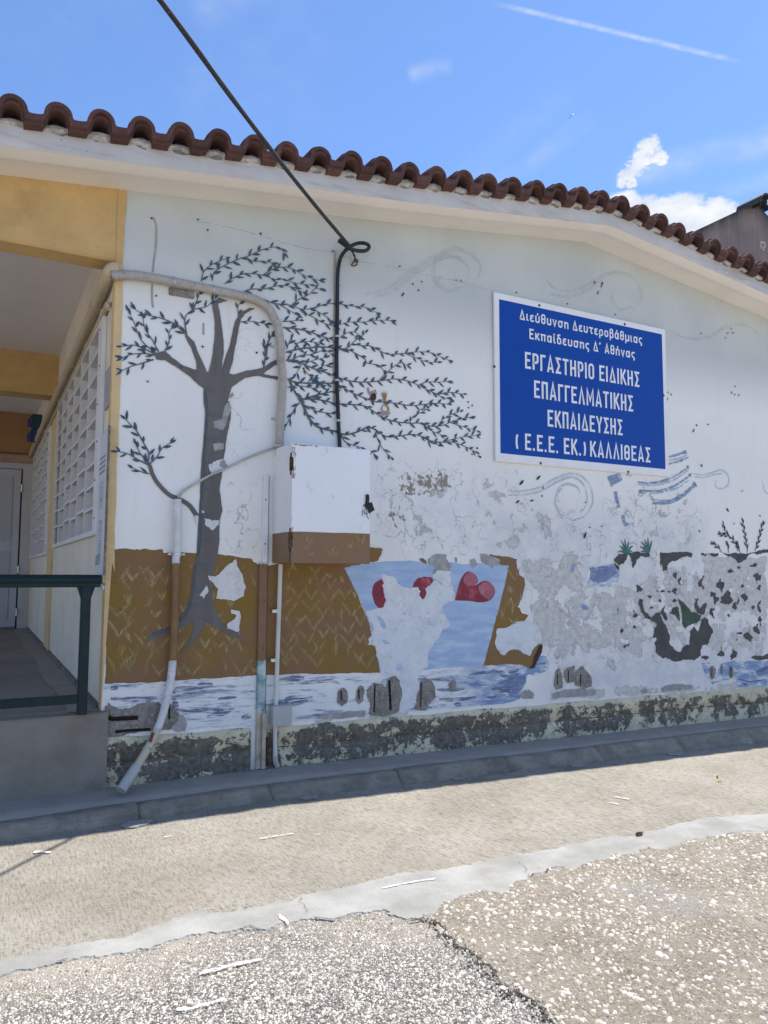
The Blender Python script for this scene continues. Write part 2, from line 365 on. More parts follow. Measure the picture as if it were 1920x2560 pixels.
M_GRASSG=simple('teal_blade_paint',(.06,.17,.16),.65,.4,20,dirt=(.12,.26,.22),ds=10)
M_SWIRL=drybrush('pale_blue_swirl_paint',(.42,.51,.60),(.52,.59,.65),.46,(7,7,7),(0,0,0),soft=.25,amax=.7)
M_SWIRLW=drybrush('off_white_swirl_paint',(.58,.61,.60),(.46,.50,.51),.48,(5,5,5),(0,0,0),soft=.25,amax=.30)
M_FLAG=drybrush('denim_blue_stroke_paint',(.11,.20,.35),(.28,.38,.53),.47,(14,14,40),(0,.25,0))
M_FLAGL=drybrush('faded_blue_stroke_paint',(.30,.40,.54),(.44,.53,.63),.49,(14,14,40),(0,.25,0))
M_SEA=drybrush('ultramarine_stroke_paint',(.075,.11,.27),(.33,.40,.55),.44,(5,5,30),(0,.08,0))
M_GOLD=simple('gold_paint',(.36,.22,.05),.6,.3,20); M_PINK=simple('faded_pink_paint',(.42,.30,.31),.7,.3,20)
M_CREAM=simple('cream_wall_paint',(.74,.66,.53),.8,.10,2.2,dirt=(.66,.57,.46),ds=1.2)
M_YELL=simple('yellow_trim_paint',(.66,.48,.24),.75,.12,5,dirt=(.56,.40,.20),ds=4)
M_OCHRE=simple('ochre_beam_paint',(.56,.37,.155),.8,.12,3,dirt=(.44,.28,.115),ds=2.2)
M_SOFF=simple('cream_soffit_paint',(.80,.74,.67),.8,.05,2,dirt=(.74,.68,.61),ds=1.2)
M_CEIL=simple('grey_ceiling_paint',(.76,.71,.69),.85,.05,1.5,dirt=(.71,.66,.64),ds=1)
def f_fascia(t):
    n=t.noise(3,8,.66); m=t.noise(45,6,.7); g=t.noise(1,6,.7,t.pos((1.2,1.2,9)))
    c=t.mix(t.step(n,.3,.7),(.50,.475,.45),(.58,.555,.53)); c=t.mix(t.step(g,.47,.66,0,.75),c,(.36,.33,.295))
    c=t.mix(t.step(m,.68,.74,0,.6),c,(.15,.13,.11)); sp=t.voro(16); c=t.mix(t.math('MULTIPLY',t.step(sp,.04,.08,1,0),t.step(t.noise(7,2),.58,.62)),c,(.08,.07,.06))
    return dict(c=c,h=t.math('ADD',n,t.math('MULTIPLY',m,.3)),bd=.006,bs=.7)
M_FASC=mat('weathered_grey_cement',f_fascia,.9)
def f_mortar(t):
    n=t.noise(14,8,.7); m=t.noise(70,5,.7); c=t.mix(t.step(n,.32,.66),(.30,.26,.215),(.60,.55,.49)); return dict(c=c,h=t.math('ADD',n,m),bd=.01,bs=.8)
M_MORT=mat('lumpy_bedding_mortar',f_mortar,.95)
M_LUMP=simple('grey_bedding_lump',(.25,.23,.205),.95,.4,30,bd=.010,bs=.8,dirt=(.20,.18,.15),ds=14)
def f_tile(t):
    oi=t.new('ShaderNodeObjectInfo').outputs['Random']; n=t.noise(16,7,.7); m=t.noise(60,5,.7)
    c=t.mix(oi,(.080,.038,.032),(.135,.062,.050)); c=t.mix(t.step(n,.42,.66,0,.75),c,(.065,.038,.033)); c=t.mix(t.step(m,.60,.72,0,.4),c,(.24,.16,.125))
    c=t.mix(t.step(t.noise(7,8,.75),.58,.64,0,.6),c,(.085,.07,.06))
    return dict(c=c,h=t.math('ADD',n,t.math('MULTIPLY',m,.6)),bd=.005,bs=.7)
M_TILE=mat('terracotta',f_tile,.85)
def f_plinth(t):
    p=t.pos(); w=t.warp(p,.16,4,5); n=t.noise(4.0,12,.80,w); g=t.new('ShaderNodeSeparateXYZ'); t.l.new(p,g.inputs[0])
    xb=t.math('MULTIPLY',t.step(g.outputs['X'],2.0,8.,0,.055),1.)
    vv=t.attr('v'); n=t.math('ADD',n,t.math('ADD',t.math('SUBTRACT',xb,.050),t.math('ADD',t.step(vv,.80,.97,0,.10),t.step(vv,.22,.05,0,.05))))
    n=t.math('SUBTRACT',n,t.math('MULTIPLY',t.step(t.math('ABSOLUTE',t.math('SUBTRACT',vv,.5)),.0,.03,1,0),.04))
    m=t.noise(34,7,.72); dk=t.mix(t.step(m,.3,.7),(.085,.076,.058),(.215,.195,.16)); dk=t.mix(t.step(t.noise(3,6,.7),.5,.7,0,.6),dk,(.235,.215,.18))
    pt=t.mix(t.step(t.noise(9,6,.6),.3,.7),(.55,.49,.325),(.70,.63,.44))
    pk=t.step(n,.485,.495); ed=t.math('MULTIPLY',t.step(n,.462,.484),t.step(n,.488,.505,1,0))
    fine=t.noise(26,8,.75,t.warp(p,.05,14)); pk=t.math('MULTIPLY',pk,t.step(fine,.36,.38))
    wh=t.math('MULTIPLY',t.step(t.noise(11,9,.75),.60,.61),.8)
    c=t.mix(pk,dk,pt); c=t.mix(t.math('MULTIPLY',wh,t.step(fine,.4,.5)),c,(.45,.43,.40)); c=t.mix(t.math('MULTIPLY',ed,.4),c,(.05,.045,.04))
    # horizontal groove
    return dict(c=c,h=t.math('ADD',t.math('MULTIPLY',pk,.8),t.math('ADD',m,t.math('MULTIPLY',fine,.5))),bd=.007,bs=.9)
M_PLIN=mat('flaking_cream_plinth',f_plinth,.92)
def f_kerb(t):
    n=t.noise(5,9,.7); m=t.noise(60,6,.7); v=t.noise(1,6,.7,t.pos((2,2,14)))
    c=t.mix(t.step(n,.3,.68),(.20,.175,.135),(.34,.30,.235)); c=t.mix(t.step(v,.52,.74,0,.6),c,(.47,.44,.39)); c=t.mix(t.step(m,.58,.7,0,.5),c,(.11,.10,.082))
    c=t.mix(t.step(t.noise(2.4,8,.7),.54,.7,0,.6),c,(.105,.095,.078)); c=t.mix(t.step(t.noise(90,5,.75),.55,.68,0,.5),c,(.09,.082,.07)); return dict(c=c,h=t.math('ADD',n,t.math('MULTIPLY',m,.9)),bd=.014,bs=.9)
M_KERB=mat('worn_kerb_concrete',f_kerb,.92)
M_PAVE=simple('grey_cement_strip',(.36,.32,.265),.92,.14,6,bd=.004,bs=.6,dirt=(.28,.245,.20),ds=3)
def f_ramp(t):
    n=t.noise(2.2,9,.68); m=t.noise(30,7,.72); l=t.noise(1,6,.7,t.pos((1.5,1.5,22)))
    c=t.mix(t.step(n,.3,.7),(.19,.17,.135),(.27,.245,.20)); c=t.mix(t.step(n,.6,.72,0,.6),c,(.11,.098,.08)); c=t.mix(t.step(l,.56,.72,0,.5),c,(.235,.225,.205)); c=t.mix(t.step(m,.62,.72,0,.5),c,(.27,.25,.225))
    return dict(c=c,h=t.math('ADD',m,l),bd=.005,bs=.8)
M_RAMP=mat('rendered_ramp_cement',f_ramp,.93)
def f_floor(t):
    n=t.noise(1.2,8,.65); m=t.noise(1,7,.72,t.pos((1.5,14,1))); 
    c=t.mix(t.step(n,.3,.7),(.19,.165,.135),(.27,.24,.205)); c=t.mix(t.step(m,.5,.8,0,.4),c,(.24,.215,.185)); return dict(c=c,h=m,bd=.003)
M_FLOOR=mat('corridor_cement_floor',f_floor,.85)
M_FLOORE=simple('pale_cement_margin',(.30,.27,.225),.88,.12,6)
M_GRILL=simple('off_white_grille_paint',(.70,.67,.65),.55,.05,6,dirt=(.62,.58,.55),ds=5)
M_PANE=simple('milky_glazing',(.34,.33,.345),.35,.10,2,spec=.5)
M_GAP=simple('dark_window_glass',(.02,.02,.03),.15,.2,3,spec=.6)
M_DOOR=simple('grey_metal_door_paint',(.50,.50,.53),.5,.06,3)
M_DOORD=simple('dark_door_seal',(.03,.03,.033),.6,.2,10)
M_PIPEC=simple('cream_pipe_paint',(.50,.40,.28),.6,.12,12,dirt=(.36,.27,.18),ds=6)
M_HOSE=simple('grey_corrugated_plastic',(.46,.43,.39),.55,.12,30,dirt=(.27,.25,.23),ds=12)
M_CABLE=simple('black_cable_rubber',(.017,.018,.022),.5,.3,60,spec=.4)
M_WEATHC=simple('weathered_dark_cable_sheath',(.040,.042,.044),.7,.45,120,dirt=(.10,.10,.10),ds=60)
M_METAL=simple('galvanised_clamp',(.55,.55,.54),.35,.2,40,metal=.8)
M_CABW=simple('white_cabinet_paint',(.70,.71,.72),.5,.05,3,bs=.15,dirt=(.60,.585,.56),ds=3.5)
M_CABB=M_BROWN
M_RUSTY=simple('rusty_iron',(.10,.045,.022),.85,.6,40,dirt=(.24,.20,.17),ds=20)
M_BLACK=simple('black_smudged_lock_plate',(.02,.022,.022),.5,.4,30)
M_SMUDGE=drybrush('dark_grey_smudge',(.07,.08,.08),(.2,.22,.22),.5,(60,60,25),(0,0,0))
M_PVC=simple('white_plastic_conduit',(.60,.60,.57),.5,.05,12,dirt=(.50,.49,.45),ds=5)
M_JBOX=simple('grey_plastic_box',(.40,.41,.40),.5,.05,12)
M_RAIL=simple('dark_green_rail_paint',(.006,.024,.025),.45,.25,14,spec=.25)
M_SIGNB=simple('royal_blue_enamel',(.001,.058,.33),.5,.04,2,bs=.03,spec=.2)
M_SIGNW=simple('white_sign_enamel',(.78,.775,.76),.45,.05,5,bs=.08)
M_SCREW=simple('dark_screw',(.07,.065,.06),.5,.3,50)
M_PAPER=simple('silver_notice_plate',(.36,.345,.35),.5,.08,8)
M_BANN=simple('white_notice_board_sheet',(.58,.58,.60),.55,.06,8,dirt=(.50,.50,.52),ds=4)
M_INK=simple('faded_grey_print',(.24,.24,.26),.7,.2,20)
M_INKR=simple('faded_red_print',(.40,.18,.16),.7,.2,20)
M_TEAL=simple('teal_gloss_paint',(.012,.07,.085),.4,.2,9); M_NAVY=simple('navy_gloss_paint',(.02,.05,.16),.4,.2,9)
M_NEIGH=None
def f_neigh(t):
    g=t.new('ShaderNodeSeparateXYZ'); t.l.new(t.pos(),g.inputs[0]); n=t.noise(.5,8,.65); v=t.noise(1,8,.7,t.pos((2.5,2.5,.25))); 
    c=t.mix(t.step(n,.3,.7),(.17,.135,.125),(.245,.195,.18)); c=t.mix(t.step(v,.45,.7,0,.6),c,(.12,.10,.095))
    c=t.mix(t.math('MULTIPLY',t.attr('grime'),t.step(v,.3,.62,.55,1.)),c,(.035,.035,.033)); return dict(c=c,h=n,bd=.01)
M_NEIGH=mat('stained_old_render',f_neigh,.92)
M_NTILE=simple('dark_grey_roof_tile',(.060,.063,.060),.7,.3,6)
# ------------------------------------------------ ground
def f_apron(t):
    a=t.noise(1,7,.78,t.pos((85,14,10),(0,0,.30))); b=t.noise(1,6,.75,t.pos((22,80,10),(0,0,.12))); n=t.noise(1.1,7,.65); g=t.noise(160,3,.6)
    c=t.mix(t.step(n,.3,.7),(.245,.222,.178),(.345,.322,.272)); c=t.mix(t.step(t.noise(3.5,6,.7),.52,.72,0,.5),c,(.31,.24,.18))
    h=t.math('ADD',a,t.math('MULTIPLY',b,.6)); c=t.mix(t.step(h,.62,.86,.75,0),c,(.11,.09,.07)); c=t.mix(t.step(h,.86,1.05,0,.6),c,(.47,.43,.36)); c=t.mix(t.step(g,.56,.72,0,.4),c,(.50,.46,.40))
    return dict(c=c,h=t.math('ADD',h,t.math('MULTIPLY',g,.5)),bd=.006,bs=.9)
M_APRON=mat('broomed_concrete',f_apron,.95)
def f_mstrip(t):
    n=t.noise(2.5,8,.66); m=t.noise(70,6,.7); l=t.noise(1,6,.7,t.pos((4,60,5),(0,0,-.5)))
    c=t.mix(t.step(n,.3,.7),(.24,.235,.215),(.37,.362,.34)); c=t.mix(t.step(m,.6,.72,0,.5),c,(.13,.13,.125)); c=t.mix(t.step(l,.6,.72,0,.3),c,(.5,.5,.48)); 
    return dict(c=c,h=t.math('ADD',n,t.math('MULTIPLY',m,.6)),bd=.008,bs=.8)
M_MSTRIP=mat('smeared_grey_mortar',f_mstrip,.93)
def f_asph(t):
    v=t.new('ShaderNodeTexVoronoi'); v.inputs['Scale'].default_value=105; t.l.new(t.pos(),v.inputs['Vector']); s=t.new('ShaderNodeSeparateColor'); t.l.new(v.outputs['Color'],s.inputs[0])
    n=t.noise(2,8,.7); r=s.outputs[0]
    c=t.mix(t.step(r,.15,.45),(.085,.08,.075),(.22,.20,.185)); c=t.mix(t.step(r,.45,.7),c,(.36,.33,.295)); c=t.mix(t.step(r,.74,.95),c,(.55,.51,.45))
    c=t.mix(t.step(v.outputs['Distance'],.34,.62,0,.7),c,(.11,.10,.09)); c=t.mix(t.math('MULTIPLY',t.attr('sand'),t.step(n,.32,.58,.25,1.)),c,(.40,.355,.29))
    c=t.mix(t.step(n,.6,.75,0,.25),c,(.09,.088,.09))
    return dict(c=c,h=t.math('SUBTRACT',1.,v.outputs['Distance']),bd=.009,bs=1.)
M_ASPH=mat('exposed_aggregate_asphalt',f_asph,.9)
def f_coarse(t):
    n=t.noise(2,8,.7); m=t.noise(50,8,.75); l=t.noise(110,4,.7)
    c=t.mix(t.step(n,.3,.7),(.215,.185,.14),(.32,.28,.22)); c=t.mix(t.step(m,.5,.64,0,.75),c,(.42,.375,.31)); c=t.mix(t.step(m,.36,.46,.85,0),c,(.085,.07,.052)); c=t.mix(t.step(l,.58,.68,0,.6),c,(.45,.41,.36))
    c=t.mix(t.step(t.noise(1.3,7,.7),.55,.68,0,.6),c,(.30,.29,.27))
    return dict(c=c,h=t.math('ADD',m,t.math('MULTIPLY',l,.6)),bd=.012,bs=1.)
M_COARSE=mat('dirty_cement_matrix',f_coarse,.95)
def f_stone(t):
    a=t.new('ShaderNodeAttribute',attribute_name='tone').outputs['Color']; n=t.noise(180,4,.7); return dict(c=t.mix(t.step(n,.4,.7,0,.35),a,(.22,.19,.16)),h=n,bd=.002)
M_STONE=mat('marble_chippings',f_stone,.75)
M_CHALK=drybrush('white_road_paint',(.74,.74,.72),(.80,.80,.79),.46,(60,60,60),(0,0,0),soft=.16)
def P3(s,z=None):
    out=[]
    for x,y in T(s):
        P=onZ(x,y,0.)
        for _ in range(6): P=onZ(x,y,road(P.x)+(z or 0))
        out.append((P.x,P.y))
    return out
def gsheet(name,polys,dz,m,parent=None,label=None,kind=None,sub=None):
    "ground-following sheet from (x,y) polygons"
    import bmesh
    bm=bmesh.new()
    for p in polys:
        vs=[bm.verts.new((a,b,0)) for a,b in p]
        for q in tessellate_polygon([[Vector((a,b,0)) for a,b in p]]):
            try: bm.faces.new([vs[i] for i in q])
            except ValueError: pass
    for cx in ([1.8]+([14.] if sub is None else [])):
        bmesh.ops.bisect_plane(bm,geom=bm.verts[:]+bm.edges[:]+bm.faces[:],plane_co=(cx,0,0),plane_no=(1,0,0))
    bmesh.ops.recalc_face_normals(bm,faces=bm.faces[:])
    for f in bm.faces:
        if f.normal.z<0: f.normal_flip()
    for v in bm.verts: v.co.z=road(v.co.x)+dz
    if dz>0:
        be=[e for e in bm.edges if len(e.link_faces)==1]; r_=bmesh.ops.extrude_edge_only(bm,edges=be)
        for v in [g for g in r_['geom'] if isinstance(g,bmesh.types.BMVert)]: v.co.z-=dz+.006; v.co.y-=.006
        bmesh.ops.recalc_face_normals(bm,faces=bm.faces[:])
        if sum(f.normal.z*f.calc_area() for f in bm.faces)<0:
            for f in bm.faces: f.normal_flip()
    bm.verts.index_update(); V=[tuple(v.co) for v in bm.verts]; Fc=[tuple(w.index for w in f.verts) for f in bm.faces]; bm.free()
    return obj(name,V,Fc,m,parent,label=label,kind=kind)
# base sheet to the horizon, finer near the camera so the dusting of sand can vary
xs=[-1500,-300,-60,-20,-8]+list(np.linspace(-4,8,49))+[10,14,25,60,300,1500]; ysd=[-1500,-300,-60,-20,-9]+list(np.linspace(-6,1,36))+[4,10,30,100,400,1500]
GV=[(x,y,road(x)-.002) for y in ysd for x in xs]; nx=len(xs)
GF=[(j*nx+i,j*nx+i+1,(j+1)*nx+i+1,(j+1)*nx+i) for j in range(len(ysd)-1) for i in range(nx-1)]
ground=obj('ground',GV,GF,M_ASPH,kind='structure')
LOW=P3('g4 0,1385 150,1340 300,1310 430,1275 560,1255 730,1245 880,1220 960,1190 1080,1150 1300,1120 | g5 0,1095 130,1100 250,1060 420,1030 560,1050 700,1000 870,985 980,1050 1080,1040')
sandline=LOW
def sandf(x,y):
    if y<-6 or y>1 or x<-4 or x>8: return .25
    d=min(math.dist((x,y),q) for q in sandline); return max(0.,1-d/.42)
at=ground.data.attributes.new('sand','FLOAT','POINT'); at.data.foreach_set('value',[sandf(v[0],v[1]) for v in GV])
UPP=P3('g4 0,1285 150,1255 400,1205 600,1165 830,1115 950,1070 1100,1010 1300,1000 1400,990 1500,955 | g5 0,1000 150,965 350,905 600,860 850,800 1000,765 1200,745 1400,705 | g6 0,700 200,655 400,625 600,575 740,540 880,550 1000,515 1150,470 1400,435 1659,410')
LOWR=P3('g5 1080,1040 | g6 -150,900 0,880 130,875 250,790 380,740 560,740 700,690 870,650 950,620 1150,600 1300,560 1450,545 1659,510')
def ext(P,dx0,dx1):
    a,b=P[0],P[1]; c,d=P[-2],P[-1]
    s0=(b[1]-a[1])/(b[0]-a[0]); s1=-.02
    return [(a[0]-dx0,a[1]-.0*dx0)]+P+[(d[0]+dx1,d[1]+s1*dx1)]
UP_=ext(UPP,8,12); LO_=ext(LOW[:-1]+LOWR,8,12)
UP_[0]=(UP_[0][0],UP_[0][1]-.5); LO_[0]=(LO_[0][0],LO_[0][1]-.55)
upr=rag(UP_,.03,.02,False,3); lor=rag(LO_,.045,.018,False,4)
gsheet('concrete_apron',[upr+[(16,-.30),(-8,-.30)]],0.0,M_APRON,kind='structure')
gsheet('mortar_strip',[upr+lor[::-1]],0.004,M_MSTRIP,kind='structure')
CRK=P3('g5 1080,1040 1160,1070 1210,1130 1280,1200 1350,1230 1430,1300 1500,1370 1540,1450 1600,1500 | g6 110,1450 210,1500 330,1600 420,1700 480,1850')
crr=rag(CRK,.03,.015,False,9)
jn=[p for p in lor if p[0]>CRK[0][0]-.02]
jn=[p for p in jn if p[0]<9.4]; jn=[p for i,p in enumerate(jn) if i>2]
coarse=crr+[(4.2,-6.5),(9.6,-6.5),(9.6,jn[-1][1])]+jn[::-1]
gsheet('old_cement_surface',[coarse],0.006,M_COARSE,kind='structure')
# the crack along the old edge: a ragged dark groove lined with crumbled bits
def f_crk(t):
    n=t.noise(60,6,.7); return dict(c=t.mix(n,(.02,.017,.014),(.11,.09,.07)),h=n,bd=.01)
M_CRK=mat('open_crack_dirt',f_crk,.95)
def crackpoly(P,w0,sd):
    r=random.Random(sd); Q=rag(P,.02,.02,False,sd); return ribbon(Q,[w0*(.1+r.random()*.6)*(1 if 1<i<len(Q)-2 else .2) for i in range(len(Q))])
cr=[crackpoly(CRK,.011,5)]
for a,w,sd in (('g5 420,1030 500,1045 560,1050 620,1040',.007,1),('g5 960,1050 1020,1060 1080,1040 1120,1050',.007,2),('g4 300,1310 340,1300 430,1278',.006,3),('g4 680,1250 735,1240',.008,4),('g4 0,1385 40,1375',.006,6),('g5 0,1095 60,1088 120,1100',.006,7),('g4 1480,1085 1550,1102',.006,8),('g6 230,800 300,775 380,742 440,738 480,745',.006,10),('g6 540,740 580,725 600,710',.006,11),('g4 900,1222 950,1195',.005,12),('g6 1200,575 1300,556 1400,556 1500,530 1580,522',.004,13),('g5 360,910 380,960 390,1010',.002,14),('g6 180,700 215,760 240,800',.002,15)):
    cr.append(crackpoly(P3(a),w,sd))
rc=[]
for r_ in cr:
    n=len(r_)//2; b=len(rc)
V=[];Fc=[]
for r_ in cr:
    b=len(V); m_=len(r_); V+=[(x,y,road(x)+.0095) for x,y in r_]
    for i in range(m_//2-1): Fc.append((b+i,b+i+1,b+m_-2-i,b+m_-1-i))
M_BOUNCE=simple('pale_bounce_concrete',(.50,.46,.39),.95,.12,1.2,bd=.004,dirt=(.40,.36,.30),ds=.6)  # pale ground out of view, added to bounce sunlight into the shaded wall
for nm,(x0,y0,x1,y1) in (('unseen_bounce_yard',(-300,-300,300,-6.7)),('unseen_bounce_yard',(-300,-6.7,-4.3,-.7)),('unseen_bounce_yard',(9.7,-6.7,300,-.7))):
    q=sorted({x0,x1,*[v for v in (1.8,14.) if x0<v<x1]}); V=[(x,y,road(x)+.003) for x in q for y in (y0,y1)]; obj(nm,V,[(2*i,2*i+2,2*i+3,2*i+1) for i in range(len(q)-1)],M_BOUNCE,kind='structure')
V=[];Fc=[]
for r_ in cr:
    b=len(V); m_=len(r_); V+=[(x,y,road(x)+.0095) for x,y in r_]
    for i in range(m_//2-1): Fc.append((b+i,b+i+1,b+m_-2-i,b+m_-1-i))
obj('pavement_cracks',V,Fc,M_CRK,kind='structure')
# chippings
def inpoly(P,poly):
    x,y=P[:,0],P[:,1]; c=np.zeros(len(P),bool); q=np.array(poly)
    for i in range(len(q)):
        x1,y1=q[i-1];x2,y2=q[i]
        if y1==y2: continue
        m=((y1>y)!=(y2>y))&(x<(x2-x1)*(y-y1)/(y2-y1)+x1); c^=m
    return c
def chips(name,pts,size,lo,hi,flatk,palette,probs,label):
    # irregular 8-sided chips: ring + top
    n=len(pts); k=6
    sz=size*np.exp(np.clip(rng.normal(0,.36,n),-1,.75)); ang=rng.uniform(0,6.283,n); asp=rng.uniform(.45,.95,n)
    V=np.zeros((n,2*k,3)); 
    for j in range(k):
        a=2*np.pi*j/k+rng.uniform(-.32,.32,n); r=sz*rng.uniform(.72,1.15,n)
        for q,(rr,hh) in enumerate(((1.05,lo),(.72,hi))):
            lx=np.cos(a)*r*rr; ly=np.sin(a)*r*rr*asp
            V[:,q*k+j,0]=pts[:,0]+lx*np.cos(ang)-ly*np.sin(ang); V[:,q*k+j,1]=pts[:,1]+lx*np.sin(ang)+ly*np.cos(ang)
            V[:,q*k+j,2]=pts[:,2]+(hh*sz*flatk if q else -.004)+ (rng.uniform(-.12,.12,n)*sz*flatk if q else 0)
    faces=[]
    base=[(j,(j+1)%k,k+(j+1)%k,k+j) for j in range(k)]+[(k,k+1,k+2),(k,k+2,k+3),(k,k+3,k+4),(k,k+4,k+5)]
    me=bpy.data.meshes.new(name); VV=V.reshape(-1,3); me.vertices.add(len(VV)); me.vertices.foreach_set('co',VV.ravel())
    idx=[];st=[];tot=0
    bl=np.array([i for f in base for i in f]); ln=np.array([len(f) for f in base])
    allidx=(bl[None,:]+(np.arange(n)*2*k)[:,None]).ravel(); alln=np.tile(ln,n); starts=np.concatenate([[0],np.cumsum(alln)[:-1]])
    me.loops.add(len(allidx)); me.loops.foreach_set('vertex_index',allidx.astype(np.int32)); me.polygons.add(len(alln)); me.polygons.foreach_set('loop_start',starts.astype(np.int32))
    me.update(calc_edges=True); me.validate()
    pal=np.array(palette); ch=rng.choice(len(pal),n,p=probs); colr=pal[ch]*rng.uniform(.8,1.15,(n,1)); colr=np.clip(colr,0,.8)
    at=me.attributes.new('tone','FLOAT_COLOR','POINT'); cc=np.ones((n,2*k,4)); cc[:,:,:3]=colr[:,None,:]; at.data.foreach_set('color',cc.ravel())
    me.materials.append(M_STONE); o=bpy.data.objects.new(name,me); COL.objects.link(o); o['kind']='stuff'; o['label']=label; return o
def scatter(poly,n,box_,dz,clump=None):
    P=np.column_stack([rng.uniform(box_[0],box_[1],n),rng.uniform(box_[2],box_[3],n)]); P=P[inpoly(P,poly)]
    if clump: P=P[clump(P)]
    return np.column_stack([P,[road(x)+dz for x in P[:,0]]])
def clumpf(P):
    v=np.sin(P[:,0]*5.3+1)*np.sin(P[:,1]*6.1)+np.sin(P[:,0]*11+P[:,1]*9)*.5; return rng.random(len(P))<(.55+.22*v)
big=scatter(coarse,40000,(1.2,8.5,-4.6,-1.6),.006,clumpf)
chips('pale_stone_chippings',big,.0092,0,.32,1.,[(.60,.56,.49),(.66,.63,.58),(.46,.41,.34),(.54,.45,.36),(.30,.27,.24),(.38,.28,.22)],[.30,.20,.22,.15,.09,.04],'white and buff stone chips set in the old cement surface')
sm_=scatter(coarse,46000,(1.2,8.5,-4.6,-1.6),.006)
chips('small_stone_chippings',sm_,.0045,0,.35,1.,[(.46,.42,.36),(.36,.31,.255),(.50,.47,.43),(.20,.18,.155)],[.35,.33,.15,.17],'fine buff grit between the larger stone chips')
left=lor[:]
leftpoly=[p for p in lor if p[0]<=CRK[0][0]]+crr+[(4.0,-6.5),(-1.5,-6.5),(-1.5,lor[0][1])]
fn=scatter(leftpoly,105000,(-.6,2.9,-4.2,-1.9),-.002,lambda P: rng.random(len(P))<np.array([.9-.75*sandf(a,b) for a,b in P]))
chips('asphalt_aggregate',fn,.0044,0,.40,1.,[(.64,.60,.52),(.72,.70,.63),(.46,.42,.36),(.22,.205,.195),(.12,.115,.115),(.52,.46,.36)],[.30,.17,.2,.13,.09,.11],'fine mixed white grey and black stones worn bare in the asphalt')
cb=np.array(crr); ii=rng.integers(0,len(cb),620); cbp=cb[ii]+rng.normal(0,.026,(620,2)); cbp=np.column_stack([cbp,[road(x)+.007 for x in cbp[:,0]]])
chips('crumbled_edge_stones',cbp,.0042,0,.45,1.,[(.45,.42,.38),(.22,.20,.18),(.10,.09,.08),(.58,.55,.5)],[.3,.3,.25,.15],'broken grey bits along the crack between both surfaces')
# painted dashes on the ground
def dash(s,w,label,grp=None,sd=1,dz=.009):
    P=P3(s); Q=rag(P,.004,.012,False,sd); n=len(Q); R=ribbon(Q,[w*.62*(.2 if i in (0,n-1) else .75+.25*math.sin(i*.6+sd)) for i in range(n)])
    V=[(x,y,road(x)+dz) for x,y in R]; Fc=[(i,i+1,len(R)-2-i,len(R)-1-i) for i in range(n-1)]
    o=obj('paint_mark',V,Fc,M_CHALK); tag(o,label,'paint mark','white paint strokes on the ground'); return o
for a,w,l,sd in (('g5 115,570 180,558 250,548 320,537',.010,'thin white stroke on the broomed concrete, left of centre of the apron',1),
 ('g5 445,545 485,543',.006,'tiny white tick right of the longer stroke on the apron',2),('g5 835,865 900,852 1000,832 1080,818 1160,805',.014,'long thin white stroke on the grey mortar strip',3),
 ('g5 235,1020 260,1050 290,1080',.018,'short slanting white dab where mortar meets the aggregate',4),('g4 1180,1375 1300,1345 1420,1312 1560,1285',.022,'widest white stroke on the aggregate near the photo bottom left',5),
 ('g4 1040,1590 1140,1580 1220,1555 1330,1525',.018,'faint broken white stroke nearest the camera on the aggregate',6),('g4 195,650 240,645 300,650',.022,'small white dab beside the cable shadow on the apron',7),
 ('g4 970,560 1020,550',.010,'faint white tick at the edge of the roof shadow',8),('g6 750,318 790,325 840,335',.022,'upper of two white dabs on the right of the apron',9),
 ('g6 700,352 740,356 780,365',.016,'lower of two white dabs on the right of the apron',10),('g6 10,375 40,373',.010,'small white speck on the apron between the long strokes and the two dabs',11)):
    dash(a,w,l,None,sd)
# flat pale flakes lying by the kerb
def flake(s,label,m=M_CHALK,t_=.006,y=.003):
    P=rag(P3(s),.008,.02,True,5); n=len(P); V=[(a,b,road(a)+y) for a,b in P]+[(a*.97+.03*P[0][0],b,road(a)+y+t_) for a,b in P]
    Fc=[tuple(range(n,2*n))]+[(i,(i+1)%n,n+(i+1)%n,n+i) for i in range(n)]
    return tag(obj('plaster_flake',V,Fc,m),label,'plaster flake','fallen flakes at the kerb foot')
M_FLK=simple('dusty_flake',(.34,.32,.29),.9,.2,30)
for a,l in (('g4 715,490 760,470 830,455 905,455 880,480 810,500 740,502','large pale flake against the kerb left of the drain pipe foot'),('g5 345,325 400,312 465,310 450,325 390,336','pale flake at the kerb foot below the cabinet'),
 ('g5 1235,205 1290,200 1330,212 1270,218','pale flake at the kerb foot in the middle of the photo'),('g6 490,130 540,122 580,128 550,140 500,140','pale flake at the kerb foot below the sign'),('g6 1060,60 1110,50 1170,60 1130,72 1070,70','pale flake at the kerb foot furthest right')):
    flake(a,l,M_FLK)
# yellow leaf, brown scrap
lp=P3('g6 1365,222')[0]; lx,ly=lp; lz=road(lx)+.004
V=[(lx-.03,ly-.012,lz),(lx-.005,ly+.004,lz+.012),(lx+.035,ly-.01,lz+.002),(lx+.004,ly-.022,lz+.014),(lx-.012,ly+.012,lz+.03),(lx-.002,ly+.002,lz+.045),(lx+.006,ly+.002,lz+.02)]
tag(obj('fallen_leaf',V,[(0,1,3),(1,2,3),(1,6,5,4)],simple('dry_yellow_leaf',(.42,.34,.05),.6,.2,60)),'small yellow curled leaf on the sunlit apron at right','leaf')
lp=P3('g6 895,548')[0]; lx,ly=lp; lz=road(lx)+.012
V,Fc=box(lx-.022,ly-.012,lz-.008,lx+.024,ly+.014,lz+.012,.006); V=[(a+random.uniform(-.004,.004),b+random.uniform(-.004,.004),c+random.uniform(-.004,.004)) for a,b,c in V]
